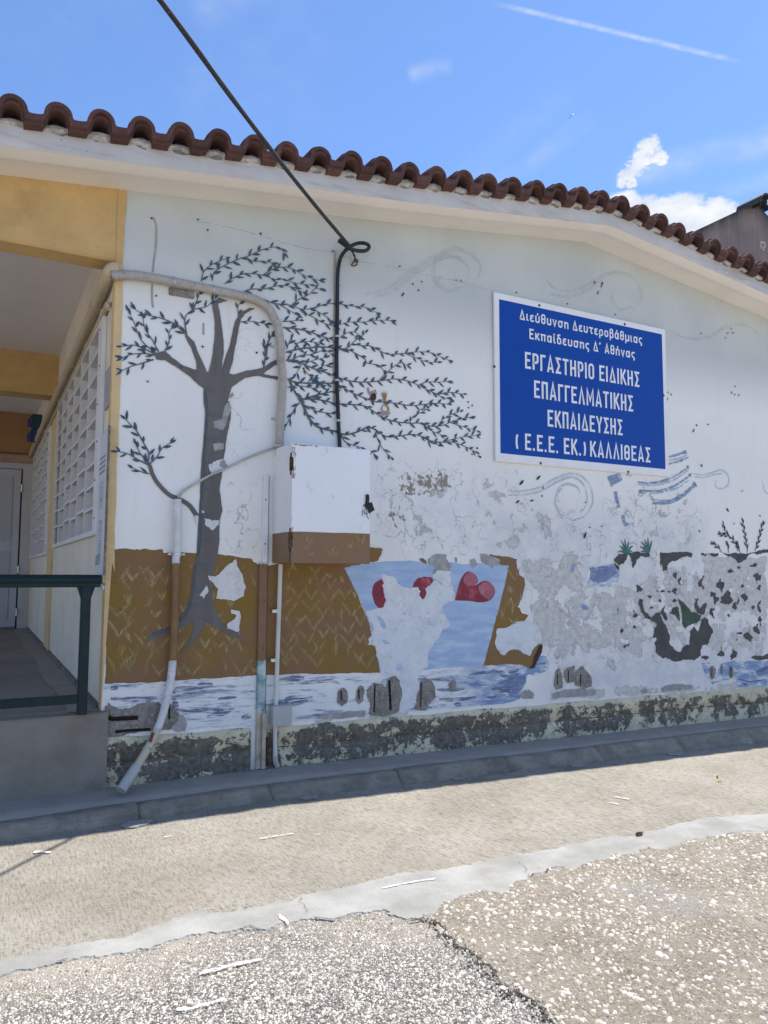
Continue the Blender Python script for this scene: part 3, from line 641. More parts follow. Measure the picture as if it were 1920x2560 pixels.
tag(obj('stone_chip',V,Fc,simple('brown_scrap',(.12,.075,.055),.8,.3,60)),'small brown stone lying on the grey mortar strip','stone')
# ------------------------------------------------ pavement strip and kerb
def sweep(stations,prof,close=False):
    V=[];Fc=[];k=None
    for x in stations:
        p=prof(x); k=len(p); V+=[(x,a,b) for a,b in p]
    for i in range(len(stations)-1):
        for j in range(k-1):
            a=i*k+j; Fc.append((a,a+1,a+k+1,a+k))
    if close: Fc+= [tuple(range(k))[::-1],tuple((len(stations)-1)*k+j for j in range(k))]
    return V,Fc
def jy(x): return ip(x,[.18,1.8,6.8,12],[-.42,-.36,-.33,-.31])
def ky(x): return ip(x,[.18,1.8,6.8,12],[-.525,-.470,-.415,-.40])
def kb(x): return ip(x,[.18,1.8,6.8,12],[-.575,-.53,-.50,-.48])
def wob(x,s=0): return .004*math.sin(x*3.1+s)+.003*math.sin(x*8.3+s*2)+.0015*math.sin(x*23+s)
sx=list(np.linspace(-3,14,170))
V,Fc=sweep(sx,lambda x:[(.02,strip(x)+.004),(-.1,strip(x)+.002+wob(x,1)),(-.25,strip(x)-.002+wob(x,2)),(jy(x)+.006,strip(x)-.006+wob(x)),(jy(x)+.003,strip(x)-.03)])
obj('pavement_strip',V,Fc,M_PAVE,smooth='all',kind='structure')
kerb=thing('kerb',(3,-.45,0),'low worn concrete kerb edging the cement strip along the mural wall','kerb')
joints=[-1.6,-.35,.93,1.79,2.78,3.77,4.76,5.75,6.74,7.73,8.72,9.7,10.7,11.7]
for i,(a,b) in enumerate(zip(joints,joints[1:])):
    st=list(np.linspace(a+.002,b-.002,14)); dz=random.uniform(-.003,.003); dy=random.uniform(-.003,.003)
    def pf(x,dz=dz,dy=dy,a=a,b=b):
        e=min(x-a,b-x); r=.002 if e<.01 else 0
        zt=strip(x)-.004+dz-r+wob(x,4)*.6; yj,yk,yb=jy(x)-.004,ky(x)+dy,kb(x)+dy; zb_=road(x)-.02
        w=wob(x*1.7,7)*1.2
        return [(yj,zb_),(yj,zt-.006),(yj-.008,zt),(yk+.03,zt+.001),(yk+.012,zt-.004),(yk+.002+w*.5,zt-.014),(yk-.006+w,zt-.03),(yb+.008+w,road(x)+.02),(yb+w,zb_)]
    V,Fc=sweep(st,pf,True); obj('kerb_stone',V,Fc,M_KERB,kerb,smooth='all')
# joint filler seen as a dark line behind the kerb
# ------------------------------------------------ the building
bld=thing('school_building',(4,3,0),'single storey building with faded painted gable wall under terracotta tiles','building')
# gable wall with fine masks for wear
NX,NZ=250,120
xs=np.linspace(XC,XR,NX)
def wz(x,v): zb_=strip(x)-.06; return zb_+(eave(x)+.004-zb_)*v
V=[(x,0,wz(x,j/NZ)) for j in range(NZ+1) for x in xs]; Fc=[(j*NX+i,j*NX+i+1,(j+1)*NX+i+1,(j+1)*NX+i) for j in range(NZ) for i in range(NX-1)]
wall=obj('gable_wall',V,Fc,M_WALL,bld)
A=np.array(V)
def zone(s,soft=.12,v=1.):
    p=W2(s); q=np.array(p); P=A[:,[0,2]]; ins=inpoly(P,p); d=np.full(len(P),9.)
    for i in range(len(q)):
        a,b=q[i-1],q[i]; ab=b-a; tt=np.clip(((P-a)@ab)/(ab@ab),0,1); d=np.minimum(d,np.linalg.norm(P-(a+tt[:,None]*ab),axis=1))
    sdv=np.where(ins,d,-d); return v*np.clip(sdv/soft+.5,0,1)
def attrw(n,zs):
    a=np.zeros(len(A))
    for z_ in zs: a=np.maximum(a,z_)
    at=wall.data.attributes.new(n,'FLOAT','POINT'); at.data.foreach_set('value',a.astype(np.float32))
attrw('crack',[zone('r4 1370,420 1460,470 1500,900 1560,950 1540,1380 1310,1370 1330,1000',.08,.8),zone('r5 760,880 1100,860 1300,880 1659,860 1659,1400 1230,1400 760,1350',.2,.95),
 zone('r6 0,950 200,960 500,1080 800,960 950,930 1290,1060 1280,1400 1659,1400 1659,1613 0,1613',.25,1.),zone('b3 170,450 1250,450 1250,1100 350,1150',.15,.9),zone('r1 1300,1400 1600,1400 1600,1659 1300,1659',.1,.4)])
attrw('peel',[zone('b3 170,440 560,420 600,620 1260,470 1659,440 1659,1010 1250,1050 900,900 650,1100 380,1100 200,850',.25,.68),zone('b3 250,680 1250,700 1250,900 760,1080 380,1090',.3,.76),zone('b3 1262,450 1659,440 1659,760 1262,760',.08,.86),
 zone('r6 480,1080 600,1080 600,1230 480,1230',.1,.55),zone('r6 830,900 1050,950 1280,1060 1280,1330 830,1330',.15,.42),zone('r5 850,900 1250,900 1400,1400 1000,1400 850,1150',.2,.38),zone('r6 0,900 200,980 420,1100 420,1300 0,1350',.15,.5),
 zone('b2 430,1120 1000,1110 1000,1180 430,1200',.08,.85),zone('b3 370,1240 1659,1190 1659,1240 370,1310',.06,.8)])
attrw('spot',[zone('r5 930,900 1250,880 1250,1040 930,1060',.08,.9),zone('r5 880,1080 990,1080 990,1220 860,1330 840,1280',.06,.7),zone('r5 1020,1170 1120,1170 1120,1260 1020,1260',.05,.5),zone('r5 1250,1100 1340,1100 1340,1170 1250,1170',.05,.6)])
attrw('wash',[zone('r5 800,1000 1659,1000 1659,1420 850,1420',.4,.45),zone('r6 0,1050 1290,1150 1290,1613 0,1613',.35,.75),zone('b3 330,950 1659,850 1659,1230 330,1310',.3,1.),zone('b3 200,690 1659,690 1659,900 200,900',.2,.5)])
LAY=.0010
def paint(name,traces,m,k,amp=.006,step=.012,label=None,parent=None,extra=None):
    for i,s in enumerate(traces):
        p=W2(s) if isinstance(s,str) else s
        p=rag(p,amp,step,True,i*13+k*7+1) if amp else p
        V,Fc=flat([p],-LAY*k-.00011*(i%7)); o=obj(name,V,Fc,m,parent or wall,label=label)
    return o
# --- painted ground bands
paint('painted_water_band',['b1 610,733 800,728 960,718 1100,712 1300,700 1500,685 1535,684 | b2 60,922 180,918 500,912 830,905 1060,890 1440,860 1659,840 | b3 220,1090 300,1050 345,1045 365,1075 360,1115 300,1150 235,1155 215,1220 190,1290 160,1310 0,1335 | b2 1400,1100 1100,1132 950,1140 700,1165 480,1180 300,1195 120,1215 | b1 1530,1005 1300,1000 1110,1012 900,1015 612,1015',
  'b3 1265,1078 1320,1075 1310,1110 1340,1180 1370,1110 1400,1085 1450,1070 1500,1075 1659,1068 1720,1068 1720,1222 1659,1225 1480,1226 1450,1150 1420,1190 1330,1210 1290,1160',
  'b3 490,505 512,503 510,545 492,548'],M_WATER,1,.012,.012,'white water band with blue brush strokes at the foot of the mural')
paint('painted_sea_patch',['b3 585,512 640,505 745,498 765,520 780,560 770,600 735,635 660,632 585,637 590,560 600,545','b3 550,725 580,730 598,765 560,770','b3 780,940 830,935 830,965 795,975','b3 765,755 778,760 775,785 768,780','b3 310,925 320,930 318,950 308,945'],M_WATER,1,.008,.01,'blue brushed sea patch near the wall centre')
paint('painted_sea_strokes',['b3 600,520 740,512 765,550 700,600 640,615 600,590','b3 140,1150 215,1150 222,1200 180,1270 120,1280 90,1220','b3 1580,1130 1659,1100 1659,1150 1600,1160'],M_SEA,2,.01,.012)
brown=paint('painted_brown_field',['r4 650,1358 800,1362 870,1356 965,1360 972,1382 1020,1384 1160,1382 1290,1388 1400,1402 1490,1415 1525,1448 1595,1455 1660,1440 | r5 300,1352 757,1350 845,1355 830,1400 800,1425 770,1435 | b2 700,268 620,283 650,340 700,450 760,590 780,700 830,820 830,905 700,905 500,912 180,918 60,924 | b1 1500,685 1300,700 1100,712 1000,716 960,718 800,728 620,733 630,400 640,170 640,0',
  'b2 1480,200 1560,215 1640,232 | b3 170,470 170,500 185,560 215,580 220,620 205,680 190,720 175,755 188,760 200,790 240,803 215,835 150,850 270,920 300,970 325,975 310,1040 265,1115 200,1095 100,1090 0,1100 -40,1098 | b2 1438,860 1500,640 1590,270 1480,262'],M_BROWN,2,.007,.01,'brown and ochre field paint with straw coloured strokes')
paint('painted_bow_timber',['b3 322,972 318,1020 300,1050 270,1115 245,1115 262,1085 280,1030 300,985'],simple('dark_brown_timber_paint',(.045,.025,.02),.7,.4,12,dirt=(.10,.07,.05),ds=8),3,.006)
# straw strokes
strokes=[];strokes2=[]
FIELD=[W2('b1 690,60 985,60 985,690 680,700'),W2('b1 1080,20 1130,180 1060,340 1000,600 1060,690 1520,670 1500,520 1290,420 1290,260 1500,260 1520,60 1300,60'),W2('b2 250,300 610,300 690,480 780,800 780,860 250,880'),W2('b3 60,1050 110,1040 210,780 190,560 130,520 90,700 40,880'),W2('b2 1600,360 1640,300 1640,560 1560,640')]
rs=random.Random(3)
for fi,(fp,nn) in enumerate(zip(FIELD,(26,26,48,9,8))):
    X0=min(p[0] for p in fp);X1=max(p[0] for p in fp);Z0=min(p[1] for p in fp);Z1=max(p[1] for p in fp); got=0;tries=0;pl_=[]
    while got<nn and tries<900:
        tries+=1
        x=rs.uniform(X0,X1);z=rs.uniform(Z0,Z1)
        if not inpoly(np.array([[x,z]]),fp)[0] or any(math.dist((x,z),q)<.085 for q in pl_): continue
        pl_.append((x,z)); got+=1; typ=rs.random(); L=rs.uniform(.06,.15); tgt=strokes if rs.random()<.7 else strokes2
        if typ<.5:
            for sg in (-1,1):
                a=rs.uniform(.3,.6)*sg; tgt.append(ribbon(sm2([(x,z-.03),(x+math.sin(a)*L*.5,z-.03+math.cos(a)*L*.45),(x+math.sin(a*1.5)*L,z-.03+math.cos(a)*L)],4),[.003,.006,.008,.010,.011,.011,.009,.006,.003]))
        elif typ<.85:
            a=rs.uniform(-.9,.9); tgt.append(ribbon(sm2([(x,z),(x+math.sin(a)*L*.5,z+math.cos(a)*L*.5),(x+math.sin(a*.7)*L,z+math.cos(a)*L)],4),[.003,.007,.011,.014,.015,.014,.011,.007,.003]))
        else:
            for q in range(4):
                a=-.5+q*.33+rs.uniform(-.1,.1); tgt.append(ribbon([(x,z),(x+math.sin(a)*L*.4,z+math.cos(a)*L*.4),(x+math.sin(a)*L*.8,z+math.cos(a)*L*.8)],[.003,.006,.002]))
V,Fc=ribfaces(strokes,-LAY*3); obj('painted_straw_strokes',V,Fc,M_STRAW,wall)
V,Fc=ribfaces(strokes2,-LAY*3.3); obj('painted_pale_straw_strokes',V,Fc,M_STRAW2,wall)
WS=['b1 655,820 780,825 930,815','b1 1025,790 1050,768 1120,762 1200,760','b1 1040,885 1150,888 1300,892 1390,880','b1 1225,930 1300,912 1370,890','b1 1430,935 1490,922','b1 1170,735 1260,740','b1 1290,822 1400,812','b1 655,762 700,755','b1 1030,820 1040,860 1045,885','b2 275,1090 280,1060 350,1052 430,1048','b2 230,948 320,940 380,936','b2 450,962 540,952 590,968','b2 300,1090 400,1072','b2 1090,938 1160,945 1240,950','b2 1160,1000 1230,1008 1330,1000','b2 1180,1062 1280,1064 1400,1050','b2 1440,1040 1490,1052 1520,1040','b2 1350,920 1450,902 1560,897','b2 1540,965 1620,940','b2 1490,1005 1600,1012','b2 1270,1090 1310,1095','b2 1100,1040 1140,1060','b2 1590,900 1650,885','b3 230,1120 300,1095 345,1085','b3 70,1150 130,1170 180,1150','b3 20,1220 90,1235 150,1225','b3 1480,1180 1560,1195 1640,1180','b3 1590,1135 1659,1110','b3 1500,1205 1540,1212']
rw=random.Random(5); RB=[]
for q in WS:
    P=sm2(W2(q),6); n=len(P); w=rw.uniform(.011,.022); RB.append(ribbon(P,[w*(.3+.7*math.sin(math.pi*(i+1)/(n+1))) for i in range(n)]))
V,Fc=ribfaces(RB,-LAY*1.6); o_=obj('painted_wave_strokes',V,Fc,drybrush('navy_wave_stroke',(.05,.075,.18),(.22,.28,.42),.50,(7,7,70),(0,.05,0),soft=.12,amax=.88),wall); o_['kind']='stuff'
# --- pot with hearts
paint('painted_blue_pot',['b2 617,285 700,268 850,248 1010,240 1110,262 1250,250 1320,265 1420,255 1593,270 1575,350 1540,480 1500,640 1460,790 1440,862 1110,887 1060,892 900,905 829,905 800,745 775,640 700,450'],M_POT,3,.004,.012,'tapering sky blue pot with three red hearts')
paint('painted_heart',['b2 780,440 785,395 803,368 830,352 870,350 900,350 930,365 945,385 900,440 865,480 850,515 825,522 800,500'],M_HEART,4,.003,label='left red heart mostly flaked away')
paint('painted_heart',['b2 1020,400 1030,370 1050,345 1090,335 1130,338 1142,352 1150,400 1120,440 1100,440 1120,490 1115,525 1085,522 1062,490 1062,440 1040,410'],M_HEART,4,.003,label='middle red heart worn to a narrow shape')
def smooth(s,n=6):
    p=W2(s); return sm2(p+[p[0]],n)[:-1]
paint('painted_heart',[smooth('b2 1272,476 1290,400 1310,345 1335,312 1362,305 1395,328 1408,365 1392,388 1440,362 1480,370 1508,410 1503,448 1475,478 1420,488 1360,480')],M_HEART,4,0,label='right red heart lying on its side, nearly whole')
paint('painted_heart_highlight',[smooth('b2 1330,330 1362,308 1392,330 1404,365 1380,390 1340,385 1322,360',5),smooth('b2 1440,368 1480,374 1504,410 1498,448 1470,472 1430,440 1410,400',5)],M_HEART2,5,0)
# --- bare patches over the paint
paint('bare_plaster_patch',['b2 835,320 880,330 920,345 945,385 1010,410 1055,400 1068,420 1062,450 1080,470 1100,440 1098,405 1140,365 1165,355 1195,390 1215,330 1245,370 1270,440 1265,480 1210,500 1195,530 1230,590 1245,620 1200,650 1180,690 1130,760 1110,800 1112,870 1080,892 1050,940 1062,1000 1040,1060 1030,1112 940,1135 955,1050 945,950 920,920 880,930 850,925 830,905 825,850 805,800 800,745 755,740 762,700 790,640 770,600 745,540 800,525 852,512 866,475 850,430 842,390 855,370'],M_PATCH,5,.010,.010,'large pale patch where the blue pot has flaked off')
paint('bare_plaster_patch',['b2 1112,240 1140,210 1180,203 1222,205 1225,235 1255,270 1240,310 1215,325 1215,345 1180,345 1140,320 1160,280 1112,262','b2 1360,235 1385,225 1405,262 1380,285 1362,262','b2 1420,200 1480,210 1545,240 1530,265 1500,270 1495,298 1478,270 1450,255 1425,240'],M_GREYCHIP,5,.008,.008)
paint('bare_plaster_patch',['b2 1130,330 1165,300 1250,300 1245,352 1262,400 1210,395 1190,372','b2 835,322 880,332 915,345 940,388 1005,412 1050,405 1060,440 1000,455 880,450 856,400'],M_CHIP,6,.008,.008)
paint('bare_plaster_patch',['b3 50,885 120,870 160,852 250,830 290,860 320,940 302,968 275,990 250,1040 210,1030 180,1005 130,1003 100,1037 70,1030 50,1000 38,960 48,930'],M_PATCH,5,.009,.009,'pale flaked patch biting into the brown bow')
paint('blue_paint_remnant',['b2 808,572 830,568 860,610 862,640 845,645 825,605','b2 835,712 860,710 893,732 860,738','b2 920,862 955,846 962,892 930,895','b2 960,542 975,545 978,560 965,558'],M_POT,6,.005,.008)
paint('brown_paint_remnant',['b2 1060,228 1085,226 1106,252 1100,262 1070,245','b2 1272,222 1282,222 1286,250 1275,252','b2 757,167 845,168 835,200 818,240 790,250 757,252'],M_BROWN,4,.005,.008)
paint('bare_trunk_patch',['r4 1235,855 1270,840 1325,825 1345,860 1330,885 1290,900 1250,910 1232,870','r4 1210,1175 1250,1190 1300,1185 1290,1215 1255,1245 1215,1215','r4 1192,1130 1210,1132 1208,1145 1194,1144','r4 1230,1515 1270,1520 1320,1480 1370,1440 1395,1415 1400,1450 1430,1500 1455,1580 1440,1640 1385,1665 1280,1650 1290,1590 1250,1545','r4 1180,1630 1225,1570 1232,1610 1205,1650','b1 1370,293 1420,305 1425,345 1415,385 1412,425 1345,405 1350,375 1390,350 1395,325 1368,315','r4 1150,1160 1172,1160 1170,1215 1158,1200'],M_CHIP,8,.007,.008,'chipped white patches on and beside the painted trunk')
paint('grey_trunk_patch',['r4 1265,600 1310,590 1330,510 1360,480 1366,540 1345,600 1320,655 1270,640','r4 1375,428 1387,445 1360,465 1366,440','r4 1260,735 1325,730 1325,765 1270,780','r4 1300,838 1326,828 1345,860 1335,880 1300,870'],M_GREYCHIP,8.4,.005,.008)
# --- broken render showing the concrete and its bars
paint('broken_render_patch',['b1 620,870 640,845 670,868 720,885 760,880 800,865 870,832 930,842 962,862 1012,850 1050,900 1045,965 1000,1005 900,1012 760,1030 690,1060 620,1062'],M_CONC,6,.01,.01,'broken grey render at the left foot of the wall')
paint('bare_render_margin',['b1 1040,890 1085,920 1107,980 1100,1015 1030,1010 1010,990 1045,960','b2 430,1175 480,1150 540,1140 640,1130 740,1130 740,1165 560,1178','b3 190,1260 240,1240 272,1270 268,1298 195,1292','b3 380,1270 460,1240 560,1235 640,1245 635,1275 520,1285 390,1298','b3 905,1245 930,1232 950,1250 930,1262 905,1260','b3 1030,1235 1060,1215 1130,1208 1210,1215 1212,1240 1040,1255'],M_GREYCHIP,5,.008,.009)
def ell(k,cx,cy,w,h,j=.12):
    r_=random.Random(int(cx*7+cy)); return k+' '+' '.join('%g,%g'%(cx+w/2*math.cos(a)*(1+j*math.sin(3*a+cx)+(r_.uniform(-2.2*j,2.2*j) if j>.2 else 0))+(h*.12*math.sin(a*2+cx) if j>.2 else 0),cy+h/2*math.sin(a)*(1+(r_.uniform(-j,j) if j>.2 else 0))) for a in [i*math.pi/5 for i in range(10)])
RE=['b2 580,1010 598,995 625,1000 636,1040 630,1085 600,1103 575,1085','b2 690,1010 708,975 730,985 732,1030 722,1080 700,1092 685,1045','b2 752,1005 790,965 840,972 868,1000 880,935 915,922 942,945 956,1000 952,1060 930,1140 870,1160 760,1152 770,1085 750,1040','b2 1045,1040 1070,950 1130,950 1155,990 1157,1050 1112,1100 1100,1128 1030,1120 1045,1090','b2 1235,965 1257,945 1278,960 1280,1010 1245,1010',
 'b3 400,1130 420,1118 435,1150 438,1230 405,1242 388,1200','b3 450,1130 475,1110 512,1100 510,1190 470,1205 448,1165','b3 520,1130 560,1100 580,1130 612,1170 610,1225 560,1235 515,1215 512,1160',ell('b3',1328,1140,36,78),ell('b3',1383,1120,14,60),ell('b3',1440,1140,26,72)]
paint('broken_render_patch',RE,M_CONC,7,.007,.008,'bare grey render around exposed reinforcement bars')
bars=[('b2 598,1012 601,1070',.006),('b2 703,1003 705,1062',.006),('b2 799,978 794,1138',.007),('b2 884,950 888,1040 892,1125',.011),('b2 1073,965 1070,1110',.006),('b3 411,1148 409,1212',.006),('b3 475,1130 477,1192',.006),('b3 549,1148 547,1216',.006),('b3 1326,1118 1325,1165',.006),('b3 1438,1110 1440,1160',.006),('b1 1003,855 1003,943',.006),('b1 642,930 660,942 815,935',.016),('b1 683,1018 760,1010 890,1003',.010)]
for s,r_ in bars:
    P=[onY(x,y,-.006) for x,y in T(s)]
    obj('reinforcement_bar',*tube(resample(P,.02),r_,7,True,lambda L:1+.18*math.sin(L*160)),M_RUST,wall)
# --- charcoal remnants on the right
DK=['b3 745,470 775,440 830,433 900,428 955,430 957,455 905,452 880,470 855,522 845,460 832,440 812,480 780,505 752,488','b3 1020,428 1205,432 1205,460 1180,452 1150,460 1100,480 1070,490 1060,537 1035,535 1030,500 1020,505','b3 1262,432 1300,437 1290,450 1262,445','b3 1310,440 1365,437 1360,452 1320,448','b3 1370,425 1420,438 1500,435 1590,425 1625,412 1659,412 1720,410 1720,432 1659,430 1600,440 1550,440 1530,470 1500,488 1480,490 1455,460 1420,450',
 'b3 897,703 912,705 918,750 940,790 965,820 985,800 1000,785 1020,785 1030,830 1055,870 1075,930 1070,960 1100,1000 1140,1020 1165,985 1195,975 1195,900 1215,870 1240,900 1250,880 1262,830 1280,812 1305,830 1310,860 1332,885 1320,920 1300,975 1265,985 1260,1040 1220,1070 1150,1065 1090,1072 1030,1055 990,1010 985,970 1000,940 975,935 985,880 1000,850 960,825 920,800 900,760 890,730',
 'b3 1225,705 1245,700 1240,740 1255,770 1270,745 1290,728 1285,780 1262,800 1240,790 1222,740','b3 1075,790 1100,755 1125,750 1135,800 1130,835 1105,800','b3 800,985 838,965 835,985 805,998']
for q in '1110,570,20,40 1135,600,14,45 1268,610,22,80 1433,540,32,26 1575,515,28,48 1487,520,12,15 1507,628,14,18 1592,585,30,65 1607,640,16,36 888,645,25,50 1003,660,8,12 1037,657,24,16 1070,662,16,14 1110,662,26,46 1327,675,25,30 958,692,22,16 1018,713,12,20 1100,712,20,26 1048,780,16,90 968,757,20,10 868,795,26,38 867,868,14,22 1420,690,48,76 1380,635,34,64 1347,715,24,60 1330,785,32,60 1517,705,26,60 1463,745,22,50 1478,710,8,56 1568,757,16,28 1607,745,20,66 1425,803,16,20 1595,880,32,58 1495,907,26,16 1545,915,30,84 1612,840,10,60 1471,945,7,16 1382,1020,24,70 1452,1030,30,62 1285,1052,45,20 1400,720,30,30 1375,600,12,28'.split():
    DK.append(ell('b3',*[float(v) for v in q.split(',')],.26))
DK.append('b3 1560,1050 1600,1042 1659,1030 1720,1025 1720,1062 1659,1062 1600,1068 1575,1060')
paint('charcoal_paint_remnants',DK,M_DARK,4,.014,.006,'scattered flakes of charcoal paint left on the right of the wall')
paint('green_paint_remnant',['b3 1125,705 1150,720 1200,780 1240,792 1262,800 1255,830 1235,850 1215,850 1190,860 1165,880 1152,860 1150,800 1140,750'],M_GREEN,5,.006,.007)
paint('rust_red_paint_remnant',['b3 745,487 775,515 778,540 755,515','b3 785,885 800,880 803,895 790,908 782,898'],simple('rust_red_paint',(.10,.035,.025),.7,.3,20),4,.004,.007)
# --- trunk
TR='r4 1170,380 1205,405 1215,560 1205,700 1195,850 1185,1000 1178,1150 1170,1300 1155,1450 1140,1560 | b1 1140,60 1135,180 1110,270 1060,355 1000,395 905,430 880,455 862,487 890,480 1000,435 1090,400 1145,358 1140,430 1110,500 1070,545 1110,528 1160,470 1190,420 1222,372 1300,410 1380,455 1465,482 1430,455 1390,420 1340,400 1300,350 1270,280 1255,200 1262,100 1278,0 | r4 1285,1422 1300,1300 1300,1200 1318,1130 1300,1000 1315,900 1335,760 1345,680 1362,600 1368,520 1350,480 1372,400 1392,385 1450,345 1530,332 1645,356 1645,336 1560,320 1600,290 1650,255 1640,232 1590,260 1550,285 1460,300 1380,325 1357,315 1380,240 1400,130 1425,0 | r1 1432,1410 1450,1388 1510,1356 1480,1350 1430,1372 1395,1425 | r4 1378,70 1350,180 1310,292 1325,200 1320,100 | r1 1298,1360 1292,1325 1350,1310 1300,1290 1255,1320 1270,1422 | r4 1270,100 1260,200 1235,307 1225,310 1180,210 1150,130 1105,85 1095,95 1130,160 1155,230 1165,292 1150,295 1080,268 1020,225 985,192 960,185 940,192 912,200 925,235 980,240 1060,290 1130,340'
tk=W2(TR); V,Fc=flat([rag(tk,.003,.02,True,4)],-LAY*6)
trunk=obj('painted_tree_trunk',V,Fc,M_TRUNK,wall,label='grey brown trunk and limbs of the painted tree')
ea=trunk.data.attributes.new('edge','FLOAT','POINT')
lc=np.array([[q.x,q.z] for q in [onY(*p) for p in T('r4 1205,405 1215,560 1205,700 1195,850 1185,1000 1178,1150 1170,1300 1155,1450 | b1 1140,60 1135,180 1110,270 1060,355 1000,395 905,430 862,487')]])
ea.data.foreach_set('value',[float(np.clip(1.-min(np.hypot(*(lc-np.array([v[0],v[2]])).T))/.03,0,1)) for v in V])
# bluish brushed left side of the trunk
bl=sm2(W2('r4 1212,420 1222,560 1213,700 1203,850 1195,1000 1188,1150 1180,1300 1165,1450 | b1 1150,60 1145,180 1120,270 1070,358 1005,405 905,438'),5)
V,Fc=ribfaces([ribbon(bl,[.013+.003*math.sin(i*.5) for i in range(len(bl))])],-LAY*6.6); obj('painted_trunk_shade',V,Fc,drybrush('dark_blue_trunk_stroke',(.085,.12,.145),(.11,.135,.15),.50,(30,30,5),(0,0,0)),wall)
limb=sm2(W2('r4 1168,1165 1120,1098 1060,1062 1000,1035 940,975 905,920 885,862 862,842'),5)
V,Fc=ribfaces([ribbon(limb,[.017*(1-.25*i/len(limb)) for i in range(len(limb))])],-LAY*6.2); obj('painted_lower_limb',V,Fc,M_TRUNK,wall)
# --- twigs and leaves
TW=[('r1 1192,1195 1205,1140 1255,1095 1335,1060',1),('r1 1255,1190 1270,1140 1330,1100 1420,1060 1470,1045 1560,1005 1640,990 | r2 250,1010 262,1025',1),('r2 30,1050 75,1075 130,1075 190,1085',1),
('r1 1330,1210 1370,1180 1440,1150 1500,1150 1560,1160 1640,1185 | r2 250,1180 330,1205 410,1215',1),('r2 130,1160 190,1125 260,1110 320,1125 380,1160 470,1190',1),('r1 1445,1255 1490,1240 1560,1240 1650,1220 | r2 300,1225 370,1258',1),
('r2 140,1300 200,1325 290,1335 370,1360 440,1350 500,1330 560,1325 660,1340 720,1345 760,1355 810,1380',1),('r2 305,1335 350,1300 410,1270 440,1240 470,1238',1),('r2 230,1330 280,1360 340,1395',1),('r2 370,1360 400,1390 440,1410 470,1430 520,1450 560,1458 590,1450 650,1435 730,1435 810,1425 900,1425',1),
('r2 420,1350 470,1380 520,1410 555,1450',1),('r2 250,1432 300,1430 350,1425',1),('r2 255,1468 330,1475 400,1490 470,1515 530,1535 558,1550',1.6),('r2 590,1530 630,1500 680,1495 700,1510',1),('r2 275,1595 300,1540 330,1560 400,1550 470,1560',1),('r2 272,1615 350,1595 440,1585 500,1583 560,1590 640,1600 690,1625 740,1655 | r5 750,255 820,270 850,300',1.6),
('r2 590,1600 640,1585 680,1545 720,1520 740,1500',1.1),('r5 680,145 730,155 770,155 830,185 880,205 960,200 1050,190 1130,195 1190,220 1240,240',1.1),('r5 980,200 1040,225 1110,250 1165,252',.9),('r5 270,240 330,240 380,265 450,295 530,320 590,345 640,360 700,368 770,368 850,358 920,350 1000,365 1060,390 1120,420 1170,438 1240,430 1320,440',1.5),
('r5 1060,385 1110,368 1170,370 1230,365',.9),('r5 1130,425 1180,450 1240,470',.9),('r5 825,358 860,320 900,285 950,255 990,272',.9),('r5 280,350 330,370 400,375 480,375 560,378 600,395 660,430 730,460 800,485 870,487 950,500 1020,508 1100,500 1170,495 1230,500',1.5),
('r5 290,350 310,400 340,450 380,470 440,450 500,435 560,420',2.4),('r5 370,470 440,470 500,480 560,495 620,500 700,505 750,515 800,550 860,585 930,605 1010,612 1080,612 1130,630 1200,625 1260,600 1320,585 1370,575',1.5),('r5 1250,610 1310,630 1400,658',.9),('r5 1170,630 1200,590 1250,560 1300,545',.9),('r5 1000,610 1030,570 1080,545 1120,515',.9),('r5 1080,615 1130,655 1200,685',.9),
('r5 345,460 370,500 400,570 440,620 490,645 560,660 620,680 690,665 740,640',2.8),('r5 740,640 790,645 860,690 930,690 1000,680 1060,685 1120,715 1200,725 1260,725 1330,750 1390,780',1.5),('r5 1210,720 1270,705 1340,690 1400,685',.9),('r5 1082,690 1120,720 1170,740',.9),('r5 800,665 820,720 850,770 890,812',1.1),('r5 600,685 620,720 660,740 710,755',1.2),('r5 400,510 450,540 510,550 565,560',1.1),
('r5 350,490 320,530 290,590 265,640',1.2),('r5 740,770 785,788 800,800',.8),('r5 285,250 350,215 420,205 500,180 535,200',1.2),('r5 380,265 430,240 500,225',.9),('r5 360,270 330,320',.9),('r5 370,285 410,330 440,350',.9),('r5 450,295 490,275 520,265',.8),('r5 280,400 340,390 440,405 480,395',.9),('r5 400,370 440,345',.8),
('r1 1100,1510 1060,1470 1020,1440 960,1415 900,1400 840,1385 800,1360',1.3),('r1 940,1612 900,1540 860,1480 845,1410',1.1),('r1 925,1620 850,1560 815,1500 790,1430 760,1375',1.1),('r4 920,205 850,170 790,150 725,158',1.3),('r4 920,210 850,200 780,205 725,225',1.2),('r4 910,235 850,255 780,275 725,300',1.2),('r4 975,190 1000,130 1000,80 1015,50',1.2),
('r1 1105,1510 1095,1450 1100,1400 1150,1360 1220,1345 1270,1300',1.3),('r1 1140,1370 1165,1310 1180,1270',1.1),('r1 1410,1400 1410,1390 1410,1340 1440,1310',1),('r1 1425,1435 1480,1430 1540,1440 1575,1445',1),('r4 1560,285 1570,220 1565,150',1.6),('r4 1572,230 1585,140 1608,92',2.2),
('r4 880,860 820,830 760,795 700,780',1.4),('r4 875,850 880,790 850,730 810,660 780,630 745,590',1.4),('r4 890,850 930,810 960,760 1010,730',1.2),('r4 870,840 830,790 805,740',1.2),('r4 885,912 850,905 790,880',1.2)]
tw=[];lv=[];rs=random.Random(11)
